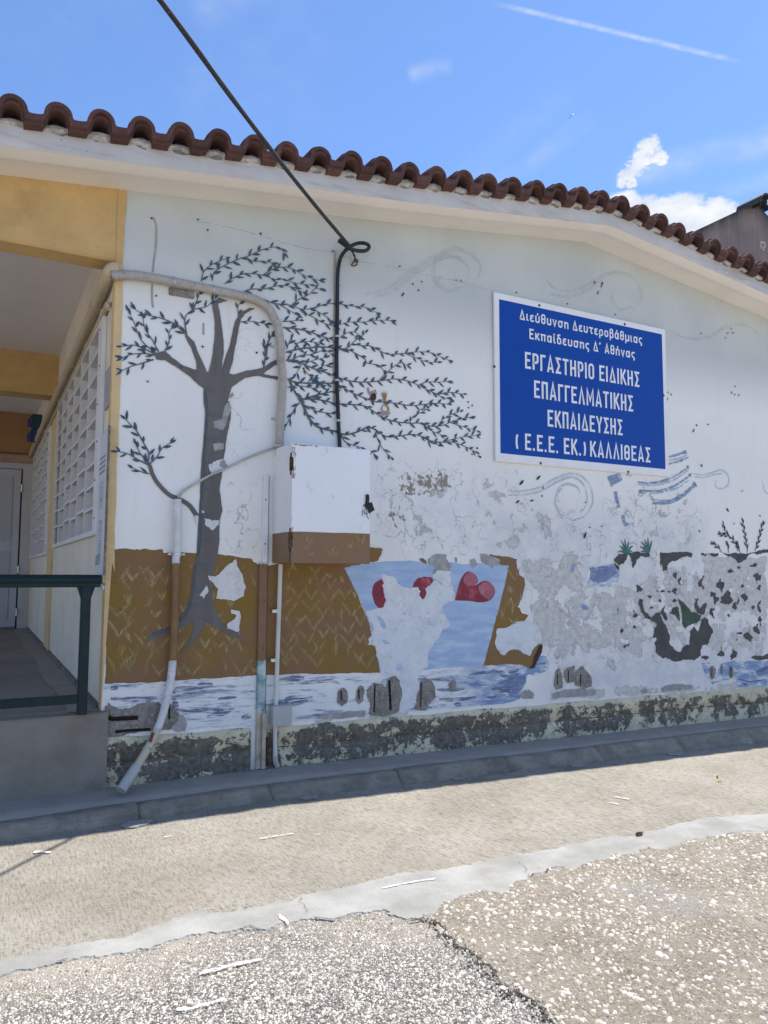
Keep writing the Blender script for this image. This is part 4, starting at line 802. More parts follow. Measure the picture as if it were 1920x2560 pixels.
def leafpoly(x,z,a,L,w):
    ca,sa=math.cos(a),math.sin(a); pts=[]
    sh=[(0,0),(.22,.7),(.48,1),(.78,.6),(1,.05),(.8,-.45),(.5,-.85),(.2,-.6)]
    for u,v in sh:
        u=u*L+rs.uniform(-.001,.001); v=v*w+rs.uniform(-.001,.001); pts.append((x+u*ca-v*sa,z+u*sa+v*ca))
    return pts
for s,k in TW:
    P=sm2(W2(s),5); n=len(P); tw.append(ribbon(P,[.0042*k*(1-.55*i/n)+rs.uniform(-.0006,.0006) for i in range(n)]))
    R=resample([(a,b,0) for a,b in P],.006); L=len(R)*.006; d=.018 if k<2 else .06; side=rs.choice((-1,1))
    while d<L:
        i=min(len(R)-2,int(d/.006)); a=R[i];b=R[i+1]; th=math.atan2(b.y-a.y,b.x-a.x); side=-side
        lv.append(leafpoly(a.x,a.y,th+side*rs.uniform(.28,.85),rs.uniform(.045,.076),rs.uniform(.008,.0125)))
        d+=rs.uniform(.034,.060)
    a,b=R[-2],R[-1]; lv.append(leafpoly(b.x,b.y,math.atan2(b.y-a.y,b.x-a.x)+rs.uniform(-.2,.2),rs.uniform(.042,.06),.010))
V,Fc=ribfaces(tw,-LAY*6.8); obj('painted_twigs',V,Fc,M_TRUNK,wall,label='thin painted twigs sweeping to the right')
V=[];Fc=[]
for p in lv:
    b=len(V); y=-LAY*7.4-rs.uniform(0,.0003); V+=[(q[0],y,q[1]) for q in p]; Fc.append(tuple(range(b,b+8))[::-1])
lo_=obj('painted_leaves',V,Fc,M_LEAF,wall,label='slate blue painted leaves along the twigs')
# --- olives and drifting leaves
OL='r5 1350,487 1373,507 1352,520 1403,760 1372,797 1413,808 962,255 1273,685 678,365 1175,370 1075,530 375,288 360,405 418,130 | r2 1022,1210 1075,1197 1055,1247 1278,1187 1308,1190 | r3 658,1167 702,1170 697,1190 700,1178 1445,1433 1425,1458 1454,1458 | r6 1080,418 1098,430 1467,383 1465,430 1488,434 1245,607 1310,602 1275,838 360,967 355,1014 605,1050 1508,985 1610,1128 1460,1173 1262,1217 628,1195 700,1188 0,790'
V=[];Fc=[]
for x,y in T(OL):
    P=onY(x,y); b=len(V); a0=rs.uniform(0,3); rx,rz=rs.uniform(.009,.013),rs.uniform(.006,.009)
    if x<1180: rx*=.8;rz*=.85
    V+=[(P.x+rx*math.cos(q)*math.cos(a0)-rz*math.sin(q)*math.sin(a0),-LAY*8,P.z+rx*math.cos(q)*math.sin(a0)+rz*math.sin(q)*math.cos(a0)) for q in [i*math.pi/5 for i in range(10)]]; Fc.append(tuple(range(b,b+10)))
obj('painted_olives',V,Fc,M_OLIVE,wall,label='small black painted olives drifting across the wall')
DL=[]
for s,a,L in (('r2 955,1285',1.0,.05),('r3 672,1236',1.0,.045),('r3 1408,1492',.9,.035),('r6 1070,472',1.1,.055),('r6 1447,428',1.45,.04),('r6 1222,648',.9,.055),('r6 1268,830',-1.0,.04),('r6 224,952',.75,.075),('r6 322,922',.7,.07),('r6 203,1057',.6,.06),('r6 285,1045',.3,.05),('r6 1418,1082',-.95,.06),('r6 596,1262',1.15,.08),('b3 1410,165',-1.,.05)):
    P=W2(s)[0]; DL.append(leafpoly(P[0],P[1],a,L,L*.17))
V=[];Fc=[]
for p in DL: b=len(V); V+=[(q[0],-LAY*8,q[1]) for q in p]; Fc.append(tuple(range(b,b+8))[::-1])
obj('painted_drifting_leaves',V,Fc,M_LEAFD,wall)
# --- bird-like crowned figure by the cable
paint('painted_bird',[smooth('r5 770,455 780,438 800,438 805,460 795,478 775,475')],M_RUSTY,8,0,label='small dark bird shape among the painted twigs')
paint('painted_bird_wash',['r5 750,405 760,400 765,430 785,420 800,410 810,440 800,440 780,436 770,455 755,430','r5 815,560 840,545 860,540 890,550 885,560 850,565 820,575','r5 832,520 845,500 850,505 842,530 850,545 835,540'],M_PINK,7.7,.003,.01)
paint('painted_crown',['r5 833,425 843,455 850,487 862,487 865,455 872,425 862,445 858,420 850,445 845,422 842,445','r5 845,500 862,495 880,515 882,540 872,545 870,520'],M_GOLD,8,.002,.01)
# --- swirls
def swirl(ss,m,w,k=4,name='painted_wind_swirl'):
    R=[]
    for s in ss:
        P=sm2(W2(s),6); n=len(P); R.append(ribbon(P,[w*(.45+.55*math.sin(math.pi*min(1,(i+2)/(n+3)))) for i in range(n)]))
    V,Fc=ribfaces(R,-LAY*k); obj(name,V,Fc,m,wall)
swirl(['r6 160,985 250,985 340,965 430,915 520,885 590,905 640,975 645,1060 600,1130 545,1150','r6 160,1010 260,1005 350,985 440,935 520,905 580,930 610,985 615,1050 590,1100','r6 455,1050 440,1000 465,960 510,945 560,965 575,1000','r6 480,1150 440,1080 435,1020 470,970'],M_SWIRL,.013)
swirl(['r6 1220,885 1280,892 1340,878 1390,865 1430,900 1425,955 1380,972 1355,955 1358,920','r6 1235,905 1300,905 1350,890 1395,885','r6 1625,930 1640,985 1659,1000'],M_SWIRL,.011,4)
swirl(['r2 740,1270 880,1235 980,1155 1080,1085 1180,1035 1270,1000 1360,1030 1425,1100 1405,1180','r2 800,1290 920,1240 1010,1170 1110,1100 1220,1050 1300,1060 1350,1110 1355,1170','r2 1150,1150 1160,1070 1230,1040 1310,1060','r2 1200,1160 1170,1200 1230,1250 1310,1230','r2 1140,1110 1150,1190 1190,1240'],M_SWIRLW,.022,4)
swirl(['r3 380,1150 430,1200 520,1215 620,1180 720,1120 820,1110 900,1160 930,1250 880,1330','r3 780,1180 760,1260 800,1320 870,1310','r3 400,1230 500,1250 600,1220 700,1150','r3 1100,1450 1200,1490 1320,1480 1420,1420 1520,1410 1600,1460'],M_SWIRLW,.02,4.4)
# --- striped flag
swirl(['r6 1082,790 1130,778 1188,757','r6 1085,830 1150,812 1200,790','r6 905,935 1000,938 1100,910 1200,848','r6 915,982 1030,985 1120,955 1215,893'],M_FLAG,.013,5,'painted_flag_stripe')
swirl(['r6 1075,812 1150,795 1192,778','r6 905,948 1000,952 1110,925 1200,865','r6 985,1000 1060,990 1140,965 1200,925','r6 995,1035 1080,1040 1150,1015 1215,960'],M_FLAGL,.010,4.6,'painted_flag_stripe')
swirl(['r6 990,1058 1100,1046 1180,1000 1243,942'],M_FLAG,.022,5.2,'painted_flag_stripe')
paint('painted_flag_hoist',['r6 730,900 805,882 818,920 755,962','r6 768,990 790,988 806,1080 790,1085','r6 812,1125 832,1120 835,1160 865,1172 838,1193 818,1160','r6 840,890 875,892 870,905 845,902','r6 912,980 940,978 945,1002 915,1000','r6 1165,755 1185,752 1190,772 1168,774','r6 1185,842 1200,838 1202,860 1188,862','r6 1200,885 1214,882 1216,905 1200,908','r6 1222,940 1235,930 1250,962 1232,970'],M_FLAG,5.4,.005,.01)
# --- tufts, sprigs
bl=[]
for bx,by,tips in ((840,1345,'800,1300 795,1335 812,1268 832,1258 858,1272 880,1300 878,1332'),(970,1342,'925,1275 918,1305 922,1335 945,1262 965,1252 992,1268 985,1300')):
    for q in tips.split():
        a,b=[float(v) for v in q.split(',')]; mx,my=(bx*.45+a*.55),(by*.45+b*.55)-6
        bl.append(ribbon(sm2(W2('r6 %g,%g %g,%g %g,%g'%(bx,by,mx,my,a,b)),4),[.005,.008,.010,.010,.009,.008,.006,.004,.001]))
V,Fc=ribfaces(bl,-LAY*5); obj('painted_grass_tuft',V,Fc,M_GRASSG,wall,label='two small teal grass tufts above the dark planter')
st=[];ll=[]
for s in ('r6 1500,1345 1470,1290 1440,1250 1385,1235','r6 1440,1250 1410,1220 1402,1185','r6 1540,1340 1532,1290 1525,1240 1512,1165','r6 1580,1330 1600,1280 1612,1230 1625,1180','r6 1390,1335 1370,1310 1345,1290','r6 1430,1340 1425,1300','r6 1480,1335 1482,1300'):
    P=sm2(W2(s),4); st.append(ribbon(P,.004)); R=resample([(a,b,0) for a,b in P],.006); d=.03; sd_=1
    while d<len(R)*.006:
        i=min(len(R)-2,int(d/.006)); a=R[i];b=R[i+1]; sd_=-sd_; ll.append(leafpoly(a.x,a.y,math.atan2(b.y-a.y,b.x-a.x)+sd_*rs.uniform(.3,.6),rs.uniform(.055,.08),rs.uniform(.009,.013))); d+=.036
    a,b=R[-2],R[-1]; ll.append(leafpoly(b.x,b.y,math.atan2(b.y-a.y,b.x-a.x),.06,.010))
V,Fc=ribfaces(st,-LAY*5); V2=[];F2=[]
for p in ll: b=len(V2); V2+=[(q[0],-LAY*5.5,q[1]) for q in p]; F2.append(tuple(range(b,b+8))[::-1])
obj('painted_olive_sprigs',*join((V,Fc),(V2,F2)),M_DARK,wall,label='dark olive sprigs painted at the right edge')
# --- hairline along the ring beam, stains, small plaster square
M_HAIR=drybrush('hairline_dirt',(.16,.15,.14),(.26,.25,.24),.50,(22,22,22),(0,0,0),soft=.15,amax=.6)
V,Fc=ribfaces([ribbon(rag(W2('r1 1170,840 1240,850 1370,875 1480,905 1650,950 | r2 250,965 400,1000 550,1025 700,1075 900,1108 1100,1155 1280,1190 1400,1225 1500,1250'),.003,.03,False,2),.0017)],-LAY*2); obj('beam_hairline_crack',V,Fc,M_HAIR,wall)
M_STAIN=drybrush('brown_run_stain',(.33,.30,.25),(.42,.40,.36),.42,(18,18,4),(0,0,0))
V,Fc=ribfaces([ribbon(sm2(W2('r1 908,815 925,870 922,990 910,1080 905,1140'),4),.008),ribbon(sm2(W2('r1 902,1210 900,1290 906,1350'),4),.008),ribbon(W2('r2 562,1010 562,1300 558,1500 | r5 556,100 556,500'),.012),ribbon(W2('r1 1205,1440 1205,1510'),.008)],-LAY*2.5); obj('run_stain',V,Fc,M_STAIN,wall)
P=W2('r1 1000,1228 1150,1235 1148,1300 1010,1295'); obj('mortar_pad',*(lambda v:(v[0],v[1]))(box(P[0][0],-.012,P[2][1],P[1][0],.002,P[0][1],.004)),M_CONC,wall)
# painter's yellow edge along the corner
ye=W2('r1 738,640 750,690 735,715 735,900 728,1090 724,1400 | r4 722,0 716,300 706,560 695,800 685,1150 678,1350 680,1500 | b1 662,0 685,90 685,170 668,210 655,400 648,640 640,790 625,850 618,905')
ye=rag([p for p in ye],.004,.01,False,3); zt=eave(.8)-.004
poly=[(XC-.0015,ye[-1][1]-.01)]+ye[::-1]+[(XC-.0015,zt)]
V,Fc=flat([poly],-LAY*4.5); obj('painted_corner_strip',V,Fc,M_YELL,wall)
V,Fc=flat([[(p[0],p[1]) for p in rag([(XC-.0015,3.66),(.806,3.66),(.812,3.9),(.822,4.12),(.818,eave(.81)-.002),(XC-.0015,eave(XC)-.002)],.004,.02,True,8)]],-LAY*5); obj('ochre_paint_edge',V,Fc,M_OCHRE,wall)
# --- plinth
st=list(np.linspace(XC+.002,1.80,26)); 
def pp(x): 
    w=wob(x*2,3)
    return [(-.022+w*.3,strip(x)-.05),(-.020+w*.4,strip(x)+.05),(-.024+w*.4,(strip(x)+plin(x))/2-.012),(-.010+w*.4,(strip(x)+plin(x))/2-.004),(-.020+w*.4,(strip(x)+plin(x))/2+.004),(-.020+w*.4,plin(x)-.03),(-.012,plin(x)-.008+w),(0.0,plin(x)+w)]
obj('plinth',*sweep(st,pp),M_PLIN,bld,smooth='all',label='flaking cream plinth left of the metal channel')
obj('plinth',*sweep(list(np.linspace(1.93,XR,160)),pp),M_PLIN,bld,smooth='all',label='long cream plinth peeling to dark stone')
for o in COL.objects:
    if o.name.startswith('plinth'):
        vs=[v.co+wloc(o.parent) for v in o.data.vertices]; at=o.data.attributes.new('v','FLOAT','POINT'); at.data.foreach_set('value',[(q.z-strip(q.x))/(plin(q.x)-strip(q.x)) for q in vs])
# --- cornice, tiles, roof
xl=list(np.linspace(-2.6,APX-.001,40))+[APX]+list(np.linspace(APX+.001,XR,30))
def cor(x):
    e=eave(x); return [(.02,e),(-.235,e),(-.240,e-.010),(-.252,e-.014),(-.275,e-.008),(-.335,e+.004),(-.364,e+.016)]
obj('soffit',*sweep(xl,cor),M_SOFF,bld,smooth=True)
def fas(x):
    e=eave(x); w=wob(x,5)*.6; return [(-.366,e+.012),(-.368+w,e+.04),(-.366+w,e+.10),(-.36+w,e+.152)]
obj('fascia',*sweep(list(np.linspace(-2.6,XR,150)),fas),M_FASC,bld,smooth='all')
V,Fc=sweep(list(np.linspace(-2.6,XR,8))[:],lambda x:[(-.36,eave(x)+.13),(9.6,eave(x)+.13),(9.6,eave(x)+.02),(-.3,eave(x)+.02)],True)
V,Fc=sweep([-2.6,0,APX,7.9,XR],lambda x:[(-.34,eave(x)+.125),(9.6,eave(x)+.125),(9.6,eave(x)+.012),(-.2,eave(x)+.012),(-.34,eave(x)+.06),(-.34,eave(x)+.125)],True)
obj('roof_slab',V,Fc,M_FASC,bld)
# ragged mortar bed
V=[];Fc=[];xx=np.linspace(-2.6,XR,620); rr=random.Random(5)
for x in xx:
    e=eave(x)+.148; w=.009*math.sin(x*19)+.006*math.sin(x*47+1)+rr.uniform(-.004,.004)
    V+=[(x,-.362,e-.006+w*.9),(x,-.376+rr.uniform(-.004,.004),e+.002+w),(x,-.385+rr.uniform(-.005,.005),e+.014+w*.5),(x,-.372,e+.034+.006*math.sin(x*24.5)),(x,-.30,e+.04)]
for i in range(len(xx)-1):
    for j in range(4): a=i*5+j; Fc.append((a,a+1,a+6,a+5))
obj('mortar_bed',V,Fc,M_MORT,bld)
# tile: pan at the left with an upturned edge, rising into a barrel at the right that overhangs the next pan
SP=.2565
def tileprof(sc=1.):
    out=[(-.200,.036),(-.192,.012),(-.184,.001),(-.150,-.003),(-.115,-.002),(-.092,.004)]
    for i in range(13):
        a=math.pi*(1-.04)-(math.pi*.98)*i/12; out.append((.084*sc*math.cos(a),.012+.084*sc*math.sin(a)))
    out.append((.088*sc,.004)); return out
def tilemesh(th=.026,L=.36,tp=None):
    tp=tp or tileprof(); V=[];n=len(tp); nr=[]
    for i in range(n):
        a=tp[max(0,i-1)];b=tp[min(n-1,i+1)]; d=Vector((b[0]-a[0],b[1]-a[1])).normalized(); nr.append((-d.y,d.x))
    for y,k in ((0,.86),(.010,1),(L,1)):
        for i,(x,z) in enumerate(tp): V.append((x-nr[i][0]*th*(1-k)*.5,y,z-nr[i][1]*th*(1-k)*.5))
        for i,(x,z) in enumerate(tp): V.append((x-nr[i][0]*th*k,y,z-nr[i][1]*th*k) if i>5 else (x,y,-.050*k))
    Fc=[]; m=2*n
    for r_ in range(2):
        o_=r_*m
        for i in range(n-1):
            Fc.append((o_+i,o_+i+1,o_+m+i+1,o_+m+i)); Fc.append((o_+n+i+1,o_+n+i,o_+m+n+i,o_+m+n+i+1))
        Fc.append((o_+0,o_+m,o_+m+n,o_+n)); Fc.append((o_+n-1,o_+2*n-1,o_+m+2*n-1,o_+m+n-1))
    for i in range(n-1): Fc.append((i,n+i,n+i+1,i+1))
    me=bpy.data.meshes.new('roof_tile'); me.from_pydata(V,[],Fc); me.materials.append(M_TILE); me.polygons.foreach_set('use_smooth',[True]*len(me.polygons)); me.set_sharp_from_angle(angle=math.radians(50)); return me
tm=[tilemesh(.030),tilemesh(.027),tilemesh(.032,.35)]; tlow=tilemesh(.028,.36,tileprof(.95))
tx=[.075+i*SP for i in range(-10,40)]
bo=wloc(bld); import bmesh
for i,x in enumerate(tx):
    if x>XR-.1 or x<-2.5: continue
    sl_=math.atan(.125) if x<APX-.1 else -math.atan(.11)
    if abs(x-5.2)<.14: sl_=0.0
    zb_=eave(x)+.180
    for yo,dz,me in ((-.428,.004,tlow),(-.447,.030,None),(-.385,.050,None),(-.10,.078,None),(.22,.10,None)):
        o=bpy.data.objects.new('roof_tile',me or random.choice(tm)); COL.objects.link(o); o.parent=bld
        o.location=(x-bo.x+random.uniform(-.004,.004),yo+random.uniform(-.010,.010)-bo.y,zb_+dz+random.uniform(-.002,.003)-bo.z)
        o.rotation_euler=(math.radians(3.0)+random.uniform(-.012,.012),-sl_+random.uniform(-.02,.02),random.uniform(-.03,.03))
    bm=bmesh.new(); bmesh.ops.create_icosphere(bm,subdivisions=2,radius=1)
    V=[(x+.004+v.co.x*(.088-.03*v.co.z)*(1+random.uniform(-.14,.14)),-.338+v.co.y*.030*(1+random.uniform(-.2,.2)),eave(x)+.158+v.co.z*.058*(1+random.uniform(-.16,.16))+.125*v.co.x*.088*(1 if x<APX else -1)) for v in bm.verts]
    bm.verts.index_update(); Fc=[tuple(v.index for v in f.verts) for f in bm.faces]; bm.free()
    obj('bedding_lump',V,Fc,M_LUMP,bld,smooth='all')
# rest of the roof as corrugated sheet of tiles further back
# --- hidden body of the building
V,Fc=join(box(XC+.10,.02,-.1,XR-.02,9.4,3.6),box(XR-.12,.003,-.3,XR,9.5,eave(XR)))
obj('rear_body',V,Fc,M_CREAM,bld)
# ------------------------------------------------ open corridor at the left
XL=-2.6; YD=8.55; FZ=.585
def part(name,b,m,parent=bld,**k): return obj(name,*b,m,parent,**k)
G1=(.33,3.93,1.775,3.385); G2=(4.92,8.1,1.72,3.36)
for q in ((.0015,FZ-.6,9.4,G2[2]),(.0015,G1[3],9.4,4.155),(.0015,G2[2],G1[0]+.10,G1[3]),(G1[1]-.03,G2[2],G2[0]+.10,G1[3]),(G2[1]-.03,G2[2],9.4,G1[3]),(G1[0]+.10,G2[2],G1[1]-.03,G1[2])): part('corridor_wall',box(XC,q[0],q[1],XC+.09,q[2],q[3]),M_CREAM)
# the wall end facing the camera is hidden by the gable sheet
part('corner_trim',box(XC-.006,.004,FZ+.0,XC+.02,.085,3.66,.003),M_YELL)
part('corridor_ceiling',box(XL,.2,4.12,XC,9.4,4.2),M_CEIL)
V,Fc=sweep([XL,-1.,0.,XC-.001],lambda x:[(-.0005,eave(x)+.0),(-.0005,3.685),(.012,3.672),(.2,3.672),(.2,4.12)],True); obj('front_beam',V,Fc,M_OCHRE,bld)
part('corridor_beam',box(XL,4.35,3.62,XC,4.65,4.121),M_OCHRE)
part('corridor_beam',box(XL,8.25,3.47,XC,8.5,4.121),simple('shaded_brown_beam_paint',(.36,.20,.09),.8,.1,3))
part('end_wall',box(XL,YD+.05,FZ-.3,XC,YD+.2,4.12),M_CREAM)
part('door_lintel',box(-.9,YD-.02,3.33,XC,YD+.05,3.47,.004),simple('pinkish_lintel_paint',(.50,.33,.25),.8,.1,3))
# far metal door: frame, leaf with two panels, hinges
dr=thing('unused',(0,0,0),'x','x'); bpy.data.objects.remove(dr)
part('door_frame',join(box(XC-.16,YD-.09,FZ,XC-.01,YD-.02,3.32,.004),box(-.9,YD-.09,3.22,XC-.16,YD-.02,3.32,.004)),M_DOOR)
part('door_seal',box(XC-.185,YD-.075,FZ,XC-.16,YD-.02,3.22),M_DOORD)
door=part('door',join(box(-.6,YD-.085,FZ+.03,XC-.185,YD-.035,3.21,.004)),M_DOOR)
for z0,z1 in ((FZ+.16,1.86),(2.02,3.08)): part('door_panel',box(-.5,YD-.10,z0,XC-.30,YD-.084,z1,.006),simple('door_panel_paint',(.44,.445,.47),.45,.05,2),door)
for z in (.85,1.55,2.9): part('door_hinge',tube([(XC-.17,YD-.10,z-.06),(XC-.17,YD-.10,z+.06)],.018,8),M_METAL,door)
# floor, ramp block
part('corridor_floor',box(XL,.07,FZ-.12,XC-.17,YD+.02,FZ),M_FLOOR,None); bpy.data.objects['corridor_floor']['kind']='structure'
def fl(x): return .012*math.sin(x*2.3)+.006*math.sin(x*7)
V=[];Fc=[]
yy=np.linspace(-.0,YD,90)
for y in yy: V+=[(XC-.21+fl(y)*1.5,y,FZ+.004),(XC+.002,y,FZ+.004)]
Fc=[(2*i,2*i+1,2*i+3,2*i+2) for i in range(len(yy)-1)]
obj('floor_margin',V,Fc,M_FLOORE,kind='structure')
V=[];Fc=[];xx=np.linspace(XL,XC-.001,60)
for x in xx: V+=[(x,-.05,FZ-.004),(x,.075+fl(x*3)*.6,FZ+.006)]
Fc=[(2*i,2*i+2,2*i+3,2*i+1) for i in range(len(xx)-1)]
obj('floor_nosing',V,Fc,M_FLOORE,kind='structure')
xx=list(np.linspace(XL,XC+.04,60))
def rp(x):
    w=wob(x*2,9); return [(-.075-w,strip(x)-.04),(-.060+w*.8,strip(x)+.10),(-.052+w,strip(x)+.30),(-.050+w*.7,FZ-.03),(-.044,FZ-.008),(-.03,FZ),(.08,FZ)]
obj('ramp_block',*sweep(xx,rp,True),M_RAMP,kind='structure',smooth=True)
# pilasters, skirting dirt
for a,b in ((4.1,4.75),(8.3,8.5)): part('pilaster',box(XC-.018,a,FZ,XC+.01,b,3.60,.004),M_YELL)
def f_sk(t):
    n=t.noise(6,8,.7); return dict(c=t.mix(t.step(n,.35,.65),(.12,.10,.08),(.26,.22,.17)),h=n,bd=.004)
part('skirting_mortar',box(XC-.02,.09,FZ-.0,XC+.005,YD,FZ+.035,.006),mat('dirty_skirting',f_sk))
# window grilles
def grille(y0,y1,z0,z1,ncol,nrow):
    F0,B0=XC-.032,XC+.068
    g=obj('window_grille',*join(box(F0,y0,z0,XC-.001,y0+.20,z1,.004),box(F0,y0+.2,z0,B0,y1-.05,z0+.04,.003),box(F0,y1-.05,z0,XC-.001,y1,z1,.003),box(F0,y0+.2,z1-.03,B0,y1-.05,z1,.003),box(F0+.004,y0+.185,z0+.04,B0,y0+.205,z1-.03)),M_GRILL,bld,label='off white lattice grille over a corridor window')
    obj('pane',*box(XC+.07,y0+.2,z0+.04,XC+.085,y1-.05,z1-.03),M_PANE,g)
    cw=(y1-.05-y0-.2)/ncol
    for i in range(1,ncol): yy=y0+.2+i*cw; obj('upright_slat',*box(F0+.002,yy-.012,z0+.04,B0,yy+.012,z1-.03),M_GRILL,g)
    for i,w in ((0,.3),(1,.2)): obj('dark_pane',*box(XC+.0675,y0+.2+cw*i+.013,z0+.04 if i else z0+.3,XC+.0695,y0+.2+cw*(i+w),z1-.25),M_GAP,g)
    hm=None
    for i in range(ncol):
        for j in range(nrow):
            zz=z0+.04+(j+1)*(z1-z0-.07)/(nrow+1)+((i%2)*.02); a=y0+.2+i*cw+.013; b=a+cw-.026
            if hm is None: o=obj('cross_slat',*box(F0+.006,a,zz-.010,B0,b,zz+.010),M_GRILL,g); hm=(o,a,zz)
            else: o=hm[0].copy(); COL.objects.link(o); o.parent=g; o.location=(0,a-hm[1],zz-hm[2])
    for j in range(6): obj('screw',*tube([(F0-.005,y0+.08+.03*(j%2),z0+.12+j*(z1-z0-.2)/5),(F0+.001,y0+.08+.03*(j%2),z0+.12+j*(z1-z0-.2)/5)],.007,8),M_SCREW,g)
grille(*G1,6,8)
grille(*G2,6,8)
# plate and notice
pl=obj('notice_plate',*box(XC-.016,.045,2.655,XC-.006,.24,2.935,.001),M_PAPER); tag(pl,'blank silver notice plate high beside the corner of the wall','notice')
V,Fc=box(XC-.022,.10,1.40,XC-.008,.42,2.50,.002)
P1=onX(*T('z7 790,780')[0],XC-.02); P2=onX(*T('z7 852,728')[0],XC-.02)
y0_,y1_=P2.y,P1.y
nb=thing('notice_board',(XC,(y0_+y1_)/2,1.40),'tall narrow white notice sheet with vertical grey lettering by the corridor corner','notice board')
obj('sheet',*box(XC-.022,y0_,1.385,XC-.0075,y1_,2.49,.002),M_BANN,nb)
obj('wooden_batten',*box(XC-.020,y0_-.035,1.42,XC-.0075,y0_-.003,2.50,.002),simple('split_grey_timber',(.22,.18,.14),.9,.4,30,dirt=(.33,.28,.22),ds=20),nb)
V=[];Fc=[];r_=random.Random(8)
def tick(ya,yb,z,h):
    n=len(V); V.extend([(XC-.0235,ya,z),(XC-.0235,yb,z),(XC-.0235,yb,z+h),(XC-.0235,ya,z+h)]); Fc.append((n,n+1,n+2,n+3))
yc=(y0_+y1_)/2; hw=(y1_-y0_)*.5
for k in range(4):
    z=2.30-k*.034; a=y0_+hw*.25
    while a<y1_-hw*.3: b=a+r_.uniform(.008,.02); tick(a,b,z,.012); a=b+.006
def column(z0,z1,w):
    z=z1
    while z>z0:
        h=r_.uniform(.007,.011); k=r_.random(); tick(yc-w/2,yc+w/2,z,.004)
        if k<.6: tick(yc-w/2,yc-w/2+.008,z-h,h)
        if k>.3: tick(yc+w/2-.008,yc+w/2,z-h,h)
        if k>.75: tick(yc-w/2,yc+w/2,z-h-.003,.004)
        z-=h+.009
column(1.93,2.13,hw*.75); column(1.62,1.86,hw*.62)
obj('lettering',V,Fc,M_INK,nb,kind='stuff')
obj('paint_splash',*((lambda a:(a[0],a[1]))(([(XC-.0238,y1_-.002,1.55),(XC-.0238,yc+.01,1.56),(XC-.0238,yc-.03,1.60),(XC-.0238,yc+.0,1.635),(XC-.0238,y1_-.01,1.62)],[(0,1,2,3,4)]))),simple('blue_grey_splash',(.25,.33,.38),.6,.2,20),nb)
# small painted ornament high on the corridor wall
orn=thing('wall_ornament',(XC-.1,7.0,3.45),'blue and teal angular ornament fixed high on the corridor wall near the door','ornament')
for z0,z1,k in ((3.66,3.87,0),(3.44,3.65,1)):
    V=[(XC-.19,7.05,z0+.03),(XC-.15,6.9,z0),(XC-.003,6.9,z0+.01),(XC-.003,7.1,z0+.01),(XC-.19,7.05,z1-.07),(XC-.13,6.9,z1),(XC-.003,6.9,z1),(XC-.003,7.1,z1)]
    obj('painted_block',V,[(0,1,5,4),(1,2,6,5),(2,3,7,6),(3,0,4,7),(4,5,6,7),(3,2,1,0)],M_TEAL if k==0 else M_NAVY,orn)
    obj('blue_face',[(XC-.192,7.045,z0+.035),(XC-.152,6.895,z0+.01),(XC-.132,6.895,z1-.01),(XC-.192,7.045,z1-.075)],[(0,1,2,3)],M_NAVY,orn)
# pipes along the corridor wall
def pipe(name,pts,r,m,label,cat,seg=14,sub=8,group=None,parent=None):
    o=obj(name,*tube(smoothpath(pts,sub) if len(pts)>2 else pts,r,seg),m,parent,smooth=True)
    if label: tag(o,label,cat,group)
    return o
cp=thing('corridor_conduit',(XC-.05,.05,3.55),'thick cream painted conduit running back along the top of the corridor wall','pipe')
pipe('pipe_run',[(XC+.01,-.045,3.615),(XC-.035,-.03,3.60),(XC-.055,.05,3.56),(XC-.055,.4,3.535),(XC-.055,2,3.50),(XC-.055,5,3.49),(XC-.055,YD,3.47)],.040,M_PIPEC,None,None,parent=cp)
for y in (.55,2.2,4.2,6.2): obj('coupling',*tube([(XC-.055,y,3.53 if y<1 else 3.497),(XC-.055,y+.1,3.528 if y<1 else 3.496)],.046,14),M_PIPEC,cp,smooth=True)
c2=thing('thin_corridor_conduit',(XC-.03,.05,3.4),'thinner cream conduit below the thick one along the corridor wall','pipe')
pipe('pipe_run',[(XC-.028,.10,3.36),(XC-.028,.16,3.41),(XC-.028,.6,3.40),(XC-.028,3.5,3.385),(XC-.028,YD,3.37)],.018,M_PIPEC,None,None,parent=c2)
for y in (.3,1.2,3.6,5.6): obj('coupling',*tube([(XC-.028,y,3.405),(XC-.028,y+.07,3.404)],.024,12),M_PIPEC,c2,smooth=True)
# ------------------------------------------------ green railing
rl=thing('railing',(0,-.06,FZ),'dark green metal railing at the front of the raised corridor floor','railing')
V,Fc=tube([(XL,-.06,1.455),(XC-.035,-.06,1.455)],.033,16); 
obj('top_rail',*join((V,Fc),box(XL,-.082,1.405,XC-.04,-.038,1.44,.004)),M_RAIL,rl,smooth=True)
obj('rail_end_stop',*box(XC-.036,-.088,1.43,XC-.010,-.03,1.487,.006),simple('bare_wood_block',(.50,.36,.19),.8,.25,30),rl)
for px_ in (.637,-1.4):
    V,Fc=box(px_-.030,-.09,FZ-.004,px_+.030,-.03,1.41,.005); obj('post',V,Fc,M_RAIL,rl)
    obj('post_gusset',[(px_-.055,-.078,1.408),(px_+.055,-.078,1.408),(px_+.03,-.078,1.33),(px_-.03,-.078,1.33),(px_-.055,-.042,1.408),(px_+.055,-.042,1.408),(px_+.03,-.042,1.33),(px_-.03,-.042,1.33)],[(3,2,1,0),(4,5,6,7),(0,4,7,3),(1,2,6,5),(2,3,7,6)],M_RAIL,rl)
obj('lower_rail',*box(XL,-.082,.655,.607,-.038,.71,.004),M_RAIL,rl)
